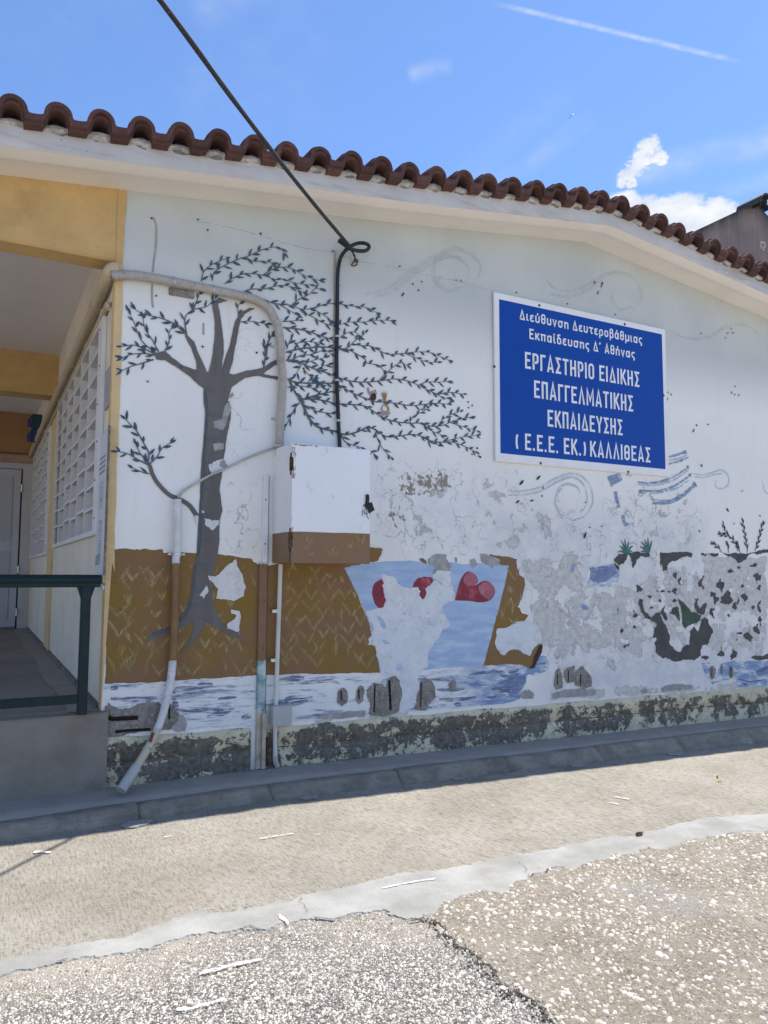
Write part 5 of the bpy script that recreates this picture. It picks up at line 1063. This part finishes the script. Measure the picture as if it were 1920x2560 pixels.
# ------------------------------------------------ cabinet
cab=thing('electrical_cabinet',(2.25,-.18,1.575),'white steel cabinet on the wall with rusty hinges and a brown painted bottom','cabinet')
cx0,cx1,cz0,cz1,cd_=1.945,2.572,1.577,2.437,.36
def cabmat(t):
    g=t.new('ShaderNodeSeparateXYZ'); t.l.new(t.pos(),g.inputs[0]); z=t.math('ADD',g.outputs['Z'],t.math('MULTIPLY',t.noise(6,5,.6),.012)); m=t.step(z,1.803,1.806)
    n=t.noise(3,7,.65); n2=t.noise(1,7,.62,t.pos((2.2,2.2,3.4))); k=t.noise(30,7,.7); w=t.mix(t.step(n,.3,.7),(.76,.765,.765),(.80,.80,.80)); w=t.mix(t.step(t.noise(7,9,.75,t.pos((1,1,.6))),.60,.66,0,.5),w,(.48,.46,.43))
    b=t.mix(t.step(n2,.36,.62),(.215,.130,.030),(.215,.120,.062)); b=t.mix(t.step(k,.55,.78,0,.4),b,(.33,.23,.10))
    return dict(c=t.mix(m,b,w),h=k,bd=.001,bs=.4)
M_CAB=mat('cabinet_two_tone_paint',cabmat,.45,0,.4)
obj('body',*box(cx0,-cd_,cz0,cx1,-.001,cz1,.004),M_CAB,cab)
cdoor=obj('door',*box(cx0+.004,-cd_-.020,cz0-.004,cx1+.006,-cd_-.003,cz1-.006,.003),M_CAB,cab)
for zz,hh in ((cz0+.16,.055),(cz1-.155,.05)):
    obj('hinge',*join(tube([(cx0-.002,-cd_-.012,zz-hh),(cx0-.002,-cd_-.012,zz+hh)],.011,8),box(cx0-.003,-cd_-.024,zz-hh*.9,cx0+.014,-cd_-.0195,zz+hh*.9),tube([(cx0-.002,-cd_-.012,zz-hh-.03),(cx0-.002,-cd_-.012,zz+hh+.03)],.006,6)),M_RUSTY,cab)
V,Fc=ribfaces([ribbon(rag([(cx0+.012,cz1-.26),(cx0+.016,cz1-.15),(cx0+.012,cz1-.03)],.01,.01,False,3),.012),ribbon(rag([(cx0+.014,cz0+.05),(cx0+.016,cz0+.16),(cx0+.012,cz0+.26)],.008,.01,False,4),.010),ribbon(rag([(cx0+.01,cz1-.012),(cx0+.2,cz1-.014)],.004,.01,False,4),.005)],-cd_-.0212)
obj('rust_stain',V,Fc,drybrush('orange_rust_bleed',(.20,.10,.05),(.42,.32,.24),.50,(40,40,14),(0,0,0)),cab)
lx0=cx1-.035; lz=cz0+.43
V,Fc=flat([rag([(lx0-.02,lz-.08),(lx0+.03,lz-.11),(lx0+.038,lz+.02),(lx0+.03,lz+.10),(lx0+.0,lz+.05),(lx0-.025,lz)],.02,.008,True,2)],-cd_-.0212); obj('lock_smudge',V,Fc,M_SMUDGE,cab)
V=[(lx0-.005,-cd_-.026,lz+.01),(lx0+.03,-cd_-.030,lz-.055),(lx0+.072,-cd_-.034,lz-.03),(lx0+.05,-cd_-.030,lz+.03)]; V2=[(a,b+.007,c) for a,b,c in V]
obj('lock_plate',*join((V+V2,[(0,1,2,3),(7,6,5,4),(0,4,5,1),(1,5,6,2),(2,6,7,3),(3,7,4,0)]),box(lx0,-cd_-.036,lz-.01,lx0+.026,-cd_-.022,lz+.085,.003)),M_BLACK,cab)
sk=[];rs=random.Random(21)
for i in range(9):
    x=rs.uniform(cx0+.06,cx1-.06);z=rs.uniform(cz0+.04,cz0+.17)
    for sg in (-1,1):
        a=rs.uniform(.3,.6)*sg; L=rs.uniform(.05,.08); sk.append(ribbon([(x,z),(x+math.sin(a)*L*.5,z+math.cos(a)*L*.5),(x+math.sin(a*1.4)*L,z+math.cos(a)*L)],[.004,.008,.003]))
V,Fc=ribfaces(sk,-cd_-.0212); obj('painted_straw_strokes',V,Fc,M_STRAW,cab)
# ------------------------------------------------ metal channel left of the cabinet
def chm(t):
    g=t.new('ShaderNodeSeparateXYZ'); t.l.new(t.pos(),g.inputs[0]); z=t.math('ADD',g.outputs['Z'],t.math('MULTIPLY',t.math('SUBTRACT',t.noise(14,5,.6),.5),.06)); n=t.noise(8,7,.65)
    w=t.mix(t.step(n,.3,.7),(.70,.705,.70),(.77,.77,.765)); b=t.mix(t.step(n,.35,.65),(.20,.115,.045),(.22,.12,.08)); te=t.mix(t.step(n,.4,.7),(.10,.24,.27),(.55,.60,.58)); cr=t.mix(t.step(n,.3,.6),(.30,.27,.21),(.50,.45,.34))
    c=t.mix(t.step(z,1.568,1.575),b,w); c=t.mix(t.step(z,.86,.866),te,c); c=t.mix(t.step(z,.45,.52),cr,c); return dict(c=c,h=n,bd=.002)
M_CHAN=mat('banded_channel_paint',chm,.6)
ch=thing('cable_channel',(1.88,-.02,.08),'tall narrow metal cable channel painted white, brown and teal left of the cabinet','channel')
obj('cover',*join(box(1.840,-.022,.16,1.905,-.001,1.58,.003),box(1.862,-.022,1.582,1.905,-.001,2.235,.003)),M_CHAN,ch)
obj('cover_foot',*join(box(1.875,-.045,.085,1.905,-.034,.48,.002),box(1.84,-.03,.085,1.875,-.02,.16)),M_CHAN,ch)
obj('seam_gap',*box(1.9055,-.012,.12,1.911,-.001,2.232),M_BLACK,ch)
for z in (.5,.95,1.3,1.72,2.05): obj('screw',*tube([(1.882,-.025,z),(1.882,-.021,z)],.006,8),M_SCREW,ch)
V,Fc=box(1.90,-.05,.10,1.935,-.012,.30,.008); obj('rusted_foot',*(([(a+random.uniform(-.004,.004),b,c+random.uniform(-.006,.006)) for a,b,c in V]),Fc),M_RUSTY,ch)
# ------------------------------------------------ white conduit with junction box under the cabinet
def Pw(s,Y): return [tuple(onY(x,y,Y)) for x,y in T(s)]
wc=thing('junction_conduit',(1.98,-.04,.08),'thin white plastic conduit dropping from the cabinet through a grey junction box','conduit')
pp_=Pw('b2 240,262 232,500 222,800 213,1100 208,1230 208,1400',-.045)
obj('conduit_tube',*tube(smoothpath(pp_,5),.0165,12),M_PVC,wc,smooth=True)
jb=Pw('b2 181,1098 298,1096 298,1210 190,1216',-.05); jx0,jz1=jb[0][0],jb[0][2]; jx1,jz0=jb[2][0],jb[2][2]
j_=obj('junction_box',*box(jx0,-.085,jz0,jx1,-.022,jz1,.006),M_JBOX,wc); obj('box_lid',*box(jx0+.004,-.092,jz0+.004,jx1-.004,-.0855,jz1-.004,.003),M_JBOX,j_)
pe=Pw('b2 208,1395 210,1430 222,1462',-.045); obj('grey_elbow',*tube(smoothpath(pe,5),.020,10),M_JBOX,wc,smooth=True)
for s in ('b2 222,540','b2 215,830'):
    p=Pw(s,-.04)[0]; obj('saddle_clip',*box(p[0]-.045,-.05,p[2]-.012,p[0]+.02,-.002,p[2]+.012,.003),M_METAL,wc)
# ------------------------------------------------ drain pipe at left
def dpm(t):
    g=t.new('ShaderNodeSeparateXYZ'); t.l.new(t.pos(),g.inputs[0]); z=t.math('ADD',g.outputs['Z'],t.math('MULTIPLY',t.math('SUBTRACT',t.noise(30,4,.6),.5),.02)); n=t.noise(9,7,.65); k=t.noise(22,8,.75)
    w=t.mix(t.step(n,.3,.7),(.55,.555,.55),(.68,.68,.67)); b=t.mix(t.step(n,.35,.65),(.24,.14,.045),(.19,.10,.055)); cr=t.mix(t.step(k,.56,.6,0,.9),(.53,.48,.36),(.16,.13,.11)); gy=(.48,.46,.43); bl_=t.mix(t.step(k,.50,.62,0,.7),w,(.30,.37,.48))
    c=t.mix(t.step(z,1.565,1.57),b,w); c=t.mix(t.step(z,.895,.90),bl_,c); c=t.mix(t.step(z,.44,.46),cr,c); c=t.mix(t.step(z,.225,.23),gy,c); return dict(c=c,h=k,bd=.003)
M_DPIPE=mat('many_coat_pipe_paint',dpm,.6)
dpz=thing('drain_pipe',(1.0,-.06,.08),'wall pipe painted white and brown, bending left to the ground below the tree','pipe')
pts=Pw('r4 1052,1062 1053,1200 1050,1385',-.050)+Pw('b1 1042,0 1036,300 1026,560 1010,720 985,840 950,960',-.052)+Pw('b1 905,1060',-.075)+Pw('b1 850,1160',-.115)+Pw('b1 790,1255',-.16)+Pw('b1 716,1366',-.23)
obj('pipe',*tube(smoothpath(pts,7),.027,16),M_DPIPE,dpz,smooth=True)
q=Vector(Pw('r4 1050,1388',-.05)[0]); obj('pipe_clamp',*join(tube([q+Vector((0,0,-.008)),q+Vector((0,0,.008))],.036,14),box(q.x-.06,-.03,q.z-.006,q.x+.06,-.002,q.z+.006,.002)),M_METAL,dpz,smooth=True)
a_,b_=Vector(Pw('b1 810,1225',-.145)[0]),Vector(Pw('b1 716,1366',-.23)[0]); obj('lower_sleeve',*tube([a_,b_],.034,16),M_PIPEC if False else simple('grey_white_sleeve',(.50,.48,.45),.6,.15,14),dpz,smooth=True)
rp_=Vector(Pw('b1 897,1050',-.108)[0]); obj('rust_spot',*tube([rp_+Vector((-.006,0,-.03)),rp_+Vector((.008,0,.03))],[.004,.012] if False else .010,8),simple('red_primer_spot',(.22,.07,.04),.8,.3,40),dpz)
# thin old cable rising from the pipe to the cabinet
oc=Pw('r4 1055,1052 1088,1012 1160,968 1240,922 1340,878 1450,825 1560,780 1640,750',-.02)+[(1.93,-.06,2.46),(1.99,-.12,2.452),(2.05,-.10,2.445)]
o=obj('old_cable',*tube(smoothpath(oc,8),[.009]*((len(oc)-1)*8+1),9,True,lambda L:1+.1*math.sin(L*37)),simple('paint_chipped_cable',(.50,.48,.44),.7,.2,12,dirt=(.05,.05,.05),ds=14),smooth=True); tag(o,'thin white chipped cable slanting from the pipe top to the cabinet','cable')
# ------------------------------------------------ corrugated hose
hs=Pw('r1 668,1162',-.055)+Pw('r1 700,1156 760,1155 830,1160 900,1172 1000,1190 1100,1210 1200,1230 1300,1250 1400,1272 1480,1290 1550,1318 1600,1362 1630,1420',-.045)+Pw('r2 222,1440 234,1520 243,1600 | r5 240,230 252,330 250,430 243,540 236,700',-.05)
hs=hs+[(hs[-1][0],-.05,2.38)]
hp=resample(smoothpath(hs,8),.0028)
hose=thing('corrugated_hose',(1.6,-.05,3.0),'grey corrugated plastic conduit curving across the painted tree down to the cabinet','hose')
obj('ribbed_sleeve',*tube(hp,.0315,14,True,lambda L:1+.10*math.cos(2*math.pi*L/.0126)),M_HOSE,hose,smooth='all')
for s in ('r1 1030,1195','r1 1262,1243','r1 1445,1282'):
    p=Vector(Pw(s,-.045)[0]); d=(min(hp,key=lambda v:(v-p).length)); i=hp.index(d); tdir=(hp[min(i+6,len(hp)-1)]-hp[max(i-6,0)]).normalized()
    obj('hose_clamp',*tube([d-tdir*.004,d+tdir*.004],.0365,16),M_METAL,hose,smooth=True)
for s in ('r5 190,155','r5 195,585'):
    p=Vector(Pw(s,-.01)[0]); obj('old_clip',*box(p.x-.012,-.014,p.z-.008,p.x+.015,-.001,p.z+.008,.002),M_METAL,hose)
# ------------------------------------------------ overhead cable, loop and drop
hk=Vector(Pw('r2 650,985',-.14)[0]); tp=Vector((.62,-2.1,4.07)); dirv=(tp-hk)
A3=[hk+dirv*k+Vector((0,0,-.10*math.sin(min(1,k/5.)*math.pi)*0-.02*math.sin(min(k,1.)*math.pi))) for k in (6.,4.5,3.,2.,1.5,1.,.75,.5,.25,.1)]
oh=thing('overhead_cable',tuple(hk),'thick black cable slung from upper left to a loop on the wall then straight down','cable')
tp2=onY(400,0,-2.1); dirv=tp2-hk
A3=[hk+dirv*k+Vector((0,0,-.035*math.sin(min(k,1.)*math.pi))) for k in (6.,4.5,3.,2.,1.5,1.,.75,.5,.3,.15,.05)]
obj('slung_cable',*tube(smoothpath(A3+[hk],6),.0135,12,True,lambda L:1+.05*math.sin(L*420)),M_WEATHC,oh,smooth=True)
lpP=Pw('r2 585,945 625,978 660,1002 700,1012 740,1012',-.15)+Pw('r2 762,998 762,980 740,968',-.12)+Pw('r2 705,966 665,980 625,1010',-.08)+Pw('r2 598,1050 583,1110 578,1190',-.03)+Pw('r2 577,1300 576,1450 574,1600 | r5 573,250 576,400 580,520 585,640 592,760',-.022)
obj('loop_and_drop',*tube(smoothpath(lpP,7),.0150,12),M_CABLE,oh,smooth=True)
for i,(a,b) in enumerate((('r2 585,950','r2 655,1000'),)):
    a3,b3=Vector(Pw(a,-.15)[0]),Vector(Pw(b,-.15)[0]); obj('tape_wrap',*tube(resample([a3,b3],.008),.0185,10,True,lambda L:1+.12*math.sin(L*300)),M_CABLE,oh,smooth=True)
tv=Pw('r2 655,1000',-.15)+Pw('r2 675,1035',-.09)+Pw('r2 690,1080',-.03); obj('tie_wire',*tube(smoothpath(tv,5),.008,8,True,lambda L:1+.3*math.sin(L*250)),M_CABLE,oh,smooth=True)
hv=Pw('r2 692,1085 700,1072 690,1062',-.02)+Pw('r2 668,1085 662,1098 680,1100 696,1090',-.012); obj('wall_hook',*tube(smoothpath(hv,5),.0045,8),M_RUSTY,oh,smooth=True)
for s in ('r2 578,1210','r2 576,1520','r5 574,358','r5 581,597'):
    p=Vector(Pw(s,-.022)[0]); obj('cable_clip',*join(tube([p+Vector((0,0,-.008)),p+Vector((0,0,.008))],.0185,12),box(p.x-.012,-.012,p.z-.006,p.x+.036,-.001,p.z+.006)),M_METAL,oh,smooth=True)
# fixings and nail stubs in the wall
V=[];Fc=[]
for x,y in T('r1 898,820 1172,828 1230,890 1545,912 925,1280 1200,1580 1520,1615 | r2 120,912 548,1015 945,1105 | r3 208,1225 502,1290 778,1352 1270,1460 | b1 716,292 | r4 875,365 1072,280 1200,160 1520,195'):
    p=onY(x,y); v,f=tube([(p.x,-.010,p.z),(p.x,.001,p.z)],.0065,7); n=len(V); V+=v; Fc+=[tuple(i+n for i in q_) for q_ in f]
obj('wall_fixing_stubs',V,Fc,M_SCREW,wall)
# ------------------------------------------------ the sign
sx0,sx1,sz0,sz1=4.006,6.201,2.500,4.044
sgn=thing('school_sign',((sx0+sx1)/2,-.02,sz0),'large blue Greek sign with white border and lettering screwed to the wall','sign')
obj('sign_board',*box(sx0,-.026,sz0,sx1,-.006,sz1,.004),M_SIGNW,sgn)
obj('blue_field',*flat([[(sx0+.055,sz0+.075),(sx1-.055,sz0+.075),(sx1-.055,sz1-.060),(sx0+.055,sz1-.060)]],-.0272),M_SIGNB,sgn)
G={}
s_=.075
def arc(cx,cy,rx,ry,a0,a1,n=7): return [(cx+rx*math.cos(math.radians(a0+(a1-a0)*i/n)),cy+ry*math.sin(math.radians(a0+(a1-a0)*i/n))) for i in range(n+1)]
def rr(x0,y0,x1,y1,r=.12): # closed rounded rect
    return arc(x1-r,y1-r,r,r,0,90,4)+arc(x0+r,y1-r,r,r,90,180,4)+arc(x0+r,y0+r,r,r,180,270,4)+arc(x1-r,y0+r,r,r,270,360,4)+[(x1,y1-r),(x1,y1-r)]
W_=.44; R_=W_-s_; T_=1-s_
G['Ε']=(.40,[[(.40,T_),(s_,T_),(s_,s_),(.40,s_)],[(s_,.51),(.34,.51)]])
G['Ρ']=(.42,[[(s_,0),(s_,T_),(.22,T_)]+arc(.22,T_-.13,.13,.13,90,0,4)+arc(.22,.44+.13,.13,.13,0,-90,4)+[(s_,.44)]])
G['Γ']=(.36,[[(s_,0),(s_,T_),(.37,T_)]])
G['Α']=(.47,[[(.06,0),(.235,.98),(.41,0)],[(.12,.25),(.35,.25)]])
G['Σ']=(.41,[[(.40,T_),(s_+.02,T_),(.27,.5),(s_+.02,s_),(.40,s_)]])
G['Τ']=(.42,[[(0,T_),(.42,T_)],[(.21,0),(.21,T_)]])
G['Η']=(.44,[[(s_,0),(s_,1)],[(R_,0),(R_,1)],[(s_,.5),(R_,.5)]])
G['Ι']=(.15,[[(s_,0),(s_,1)]])
G['Ο']=(.44,[rr(s_,s_,R_,T_,.14)])
G['Θ']=(.44,[rr(s_,s_,R_,T_,.14),[(.13,.5),(.31,.5)]])
G['Δ']=(.50,[[(.07,s_),(.25,.93),(.43,s_),(.05,s_)]])
G['Κ']=(.44,[[(s_,0),(s_,1)],[(.40,1),(.10,.42)],[(.19,.55),(.42,0)]])
G['Π']=(.44,[[(s_,0),(s_,T_),(R_,T_),(R_,0)]])
G['Λ']=(.46,[[(.06,0),(.23,.97),(.40,0)]])
G['Μ']=(.56,[[(s_,0),(s_,.96),(.28,.30),(.485,.96),(.485,0)]])
G['Υ']=(.44,[[(.04,1),(.22,.42),(.40,1)],[(.22,.45),(.22,0)]])
G['.']=(.17,[[(s_,.0),(s_,.15)]])
G['(']=(.24,[arc(.33,.45,.26,.66,140,220,8)]); G[')']=(.24,[arc(-.09,.45,.26,.66,40,-40,8)])
G[' ']=(.16,[])
h=.70; hx=h-s_
G['ι']=(.22,[[(s_,h),(s_,.17)]+arc(s_+.09,.17,.09,.095,180,270,3)+[(.20,s_)]])
G['ε']=(.38,[[(.35,h-.09),(.28,hx),(.16,hx),(.085,h-.17),(.12,.40),(.27,.38)],[(.12,.38),(s_,.28),(s_,.17),(.15,s_),(.28,s_),(.36,.14)]])
G['υ']=(.44,[[(s_,h),(s_,.2)]+arc(s_+.12,.195,.12,.12,180,270,4)+arc(R_-.12,.195,.12,.12,270,360,4)+[(R_,h)]])
ac=lambda x:[(x,h+.07),(x+.07,h+.27)]
G['ύ']=(.44,G['υ'][1]+[ac(.20)]); G['ί']=(.22,G['ι'][1]+[ac(.06)])
G['θ']=(.42,[rr(s_,s_,.42-s_,T_,.13),[(.13,.5),(.29,.5)]])
G['ν']=(.40,[[(.05,h),(.20,.04),(.35,h)]])
lo0=lambda x1:rr(s_,s_,x1,hx,.12)
G['σ']=(.48,[lo0(.36),[(.2,hx),(.48,hx)]]); G['ο']=(.43,[lo0(.355)])
G['η']=(.43,[[(s_,0),(s_,h)],[(s_,.47),(.13,.59)]+arc(.235,hx-.12,.12,.12,100,0,4)+[(.355,0)]]); G['ή']=(.43,G['η'][1]+[ac(.18)])
G['τ']=(.40,[[(0,hx),(.40,hx)],[(.2,hx),(.2,.17),(.24,s_+.01),(.34,s_)]])
G['ρ']=(.43,[[(s_,-.26),(s_,hx-.12)]+arc(s_+.12,hx-.12,.12,.12,180,90,4)+arc(.235,hx-.12,.12,.12,90,0,4)+arc(.235,s_+.12,.12,.12,0,-90,4)+[(s_+.03,s_)]])
G['β']=(.43,[[(s_,-.26),(s_,T_-.12)]+arc(s_+.12,T_-.12,.12,.12,180,90,4)+arc(.22,T_-.11,.11,.11,90,0,4)+[(.32,.66),(.26,.56),(.17,.54)],[(.25,.55),(.35,.46),(.355,.2)]+arc(.235,s_+.12,.12,.12,0,-90,4)+[(s_+.02,s_)]])
G['α']=(.46,[lo0(.34),[(.375,h),(.375,0)]]); G['ά']=(.46,G['α'][1]+[ac(.20)])
G['μ']=(.46,[[(s_,-.26),(s_,h)],[(s_,.2)]+arc(s_+.11,.18,.11,.11,180,270,4)+[(.26,s_),(.36,.2)],[(.385,h),(.385,0)]])
G['ς']=(.38,[[(.36,hx),(.2,hx),(.11,hx-.05),(s_,hx-.15),(s_,.3),(.12,.17),(.26,.10),(.31,.02),(.29,-.10),(.22,-.2)]])
G['κ']=(.40,[[(s_,0),(s_,h)],[(.36,h),(.10,.28)],[(.18,.38),(.38,0)]])
G['π']=(.46,[[(0,hx),(.46,hx)],[(.10,0),(.10,hx)],[(.36,0),(.36,hx)]])
G['δ']=(.43,[rr(s_,s_,.355,.60,.12),[(.34,T_),(.18,T_),(.10,T_-.07),(.12,.78),(.25,.62)]])
G['΄']=(.16,[[(.03,.78),(.11,1.0)]])
def textline(txt,x0,x1,z,H,label,gap=.10,wt=.066):
    adv=sum(G[c][0]+gap for c in txt)-gap; k=(x1-x0)/adv; x=x0
    for c in txt:
        w,ps=G[c]; V=[];Fc=[]
        for p in ps:
            q=[(x+a*k,z+b*H) for a,b in p]
            # square the free ends a little
            v,f=ribfaces([ribbon(q,wt*(H+k)/2*(1.0))],-.0282-.00013*ps.index(p)); n=len(V); V+=v; Fc+=[tuple(i+n for i in g_) for g_ in f]
        if V: obj('letter',V,Fc,M_SIGNW,sgn)
        x+=(w+gap)*k
def srow(bl,tl,br):
    a,b,c_=[onY(*T('s4 %g,%g'%p)[0],-.028) for p in (bl,tl,br)]; return a.x,c_.x,a.z,b.z-a.z
for txt,bl,tl,br in (('Διεύθυνση Δευτεροβάθμιας',(283,282),(315,198),(1390,500)),('Εκπαίδευσης Δ΄ Αθήνας',(372,457),(372,365),(1325,628)),('ΕΡΓΑΣΤΗΡΙΟ ΕΙΔΙΚΗΣ',(333,724),(333,573),(1367,898)),('ΕΠΑΓΓΕΛΜΑΤΙΚΗΣ',(415,988),(415,830),(1310,1115)),('ΕΚΠΑΙΔΕΥΣΗΣ',(537,1248),(537,1095),(1215,1334)),):
    x0,x1,z,H=srow(bl,tl,br); textline(txt,x0,x1,z,H,txt)
x0,x1,z,H=srow((333,1460),(333,1310),(1467,1585)); xa=onY(*T('s4 248,1440')[0],-.028).x
xb=onY(*T('s4 885,1500')[0],-.028).x; xk=onY(*T('s4 920,1520')[0],-.028).x
textline('( Ε.Ε.Ε. ΕΚ.)',xa,xb,z,H,'( Ε.Ε.Ε. ΕΚ.)'); textline('ΚΑΛΛΙΘΕΑΣ',xk,x1,z,H,'ΚΑΛΛΙΘΕΑΣ')
for s in ('s4 463,157','s4 1233,327','s4 58,708','s4 1583,968','s4 475,1580','s4 1265,1658'):
    p=onY(*T(s)[0],-.028); obj('screw',*tube([(p.x,-.031,p.z),(p.x,-.024,p.z)],.012,10),M_SCREW,sgn)
for o in COL.objects:
    if o.name.split('.')[0]=='rust_stain': o['kind']='stuff'
for o in COL.objects:
    if o.name.split('.')[0]=='painted_straw_strokes': o['kind']='stuff'
for o in COL.objects:
    if o.name.split('.')[0]=='painted_pale_straw_strokes': o['kind']='stuff'
for o in COL.objects:
    if o.name.split('.')[0]=='painted_twigs': o['kind']='stuff'
for o in COL.objects:
    if o.name.split('.')[0]=='painted_leaves': o['kind']='stuff'
for o in COL.objects:
    if o.name.split('.')[0]=='painted_olives': o['kind']='stuff'
for o in COL.objects:
    if o.name.split('.')[0]=='painted_drifting_leaves': o['kind']='stuff'
for o in COL.objects:
    if o.name.split('.')[0]=='painted_olive_sprigs': o['kind']='stuff'
for o in COL.objects:
    if o.name.split('.')[0]=='painted_grass_tuft': o['kind']='stuff'
for o in COL.objects:
    if o.name.split('.')[0]=='wall_fixing_stubs': o['kind']='stuff'
for o in COL.objects:
    if o.name.split('.')[0]=='run_stain': o['kind']='stuff'
# ------------------------------------------------ neighbouring house at the right
NY=13.
a=onY(1700,596,NY); b=onY(1868,517,NY); slope=(b.z-a.z)/(b.x-a.x); rx=b.x+.5; rz=b.z+slope*.5
nb_=thing('neighbour_house',(rx,NY+4,0),'old house with a stained grey pink gable and dark ridge tiles behind the roof','house')
lx=8.; lz_=a.z+slope*(lx-a.x); lz_=max(lz_,2.)
gx=np.linspace(lx,rx+8,90); V=[];Fc=[];gr=[]
def gz(x): return rz+slope*(x-rx) if x<rx else rz-slope*.8*(x-rx)
lev=[0,.5,.8,.92,.96,.985,1]
for x in gx:
    for v in lev: V.append((x,NY,-.5+(gz(x)+.5)*v)); gr.append(max(0,1-(gz(x)-V[-1][2])/.42))
k=len(lev)
for i in range(len(gx)-1):
    for j in range(k-1): a0=i*k+j; Fc.append((a0,a0+k,a0+k+1,a0+1))
w_=obj('end_wall',V,Fc,M_NEIGH,nb_); at=w_.data.attributes.new('grime','FLOAT','POINT'); at.data.foreach_set('value',gr)
V=[(x,y,gz(x)+dz) for x in (lx,rx,rx+8) for y,dz in ((NY+.02,.015),(NY+8,.015),(NY+8,-.2),(NY+.02,-.2))]; Fc=[]
for i in range(2):
    for j in range(4): Fc.append((i*4+j,i*4+(j+1)%4,(i+1)*4+(j+1)%4,(i+1)*4+j))
Fc+=[(0,1,2,3),(11,10,9,8)]; obj('roof',V,Fc,M_NTILE,nb_)
obj('side_wall',*box(rx-5,NY+.05,-.5,rx+7.9,NY+8,rz-2.2),M_NEIGH,nb_)
# ridge tiles poking out over the wall: ribbed, tilted towards us
r0=onY(1880,500,NY-.6)
def ribbed(L,w,hh,n):
    V=[];Fc=[]
    prof=[(-w,0),(-w*.75,hh*.75),(0,hh),(w*.75,hh*.75),(w,0)]
    for i in range(n*2+1):
        y=L*i/(n*2); s=1+(.07 if i%2 else 0)
        for x,z in prof: V.append((x*s,y,z*s))
        for x,z in prof: V.append((x*.86,y,z*.86-.02))
    m=10
    for i in range(n*2):
        for j in range(4):
            a0=i*m+j; Fc.append((a0,a0+1,a0+m+1,a0+m)); a1=a0+5; Fc.append((a1+1,a1,a1+m,a1+m+1))
        for j in (0,4): a0=i*m+j; Fc.append((a0,a0+5,a0+m+5,a0+m))
    for e in (0,n*2):
        for j in range(4): a0=e*m+j; Fc.append((a0,a0+5,a0+6,a0+1))
    return V,Fc
for i,(dx,dy,ss) in enumerate(((0,-.7,1.),(.42,-.35,.8),(.9,0,.95),(1.5,.3,.9))):
    V,Fc=ribbed(1.1,.27*ss,.27*ss,10); ca,sa=math.cos(-.12),math.sin(-.12)
    px0=onY(1868,515,NY)
    V=[(px0.x+.12+dx+x*ca-y*sa*.0,NY+dy+y,px0.z+slope*dx*.45-.03+z*1.05+y*.0+x*.45) for x,y,z in V]
    obj('ridge_tile',V,Fc,M_NTILE,nb_)
P=onY(*T('r3 1630,958')[0],NY-.01); V,Fc=ribfaces([ribbon([(P.x+a*1.1,P.z+b*1.1) for a,b in ((-.10,-.12),(-.10,.14),(.12,.16),(.12,.0),(.0,-.03),(.06,-.1),(.0,-.14))],.022)],NY-.006); obj('chalk_scrawl',V,Fc,M_CHALK,nb_)
# a swift high in the sky
P=CAM+pray(*T('r3 527,204')[0]).normalized()*70; bv=[(0,0,0),(.5,.05,.25),(1.1,0,.05),(.5,-.12,.02),(-.45,.05,-.1),(-1.0,0,-.65),(-.5,-.1,-.3),(.1,.35,-.1),(.05,-.4,-.05),(.06,0,.12)]
bd=obj('flying_bird',[(P.x+.30*a*.8,P.y+.30*b,P.z+.30*(c_+a*.6)) for a,b,c_ in bv],[(0,3,1),(3,2,1),(0,4,6),(6,4,5),(0,7,9),(0,9,8),(7,4,9),(8,3,0),(8,9,3)],M_BLACK); tag(bd,'tiny dark bird gliding high in the clear sky','bird')
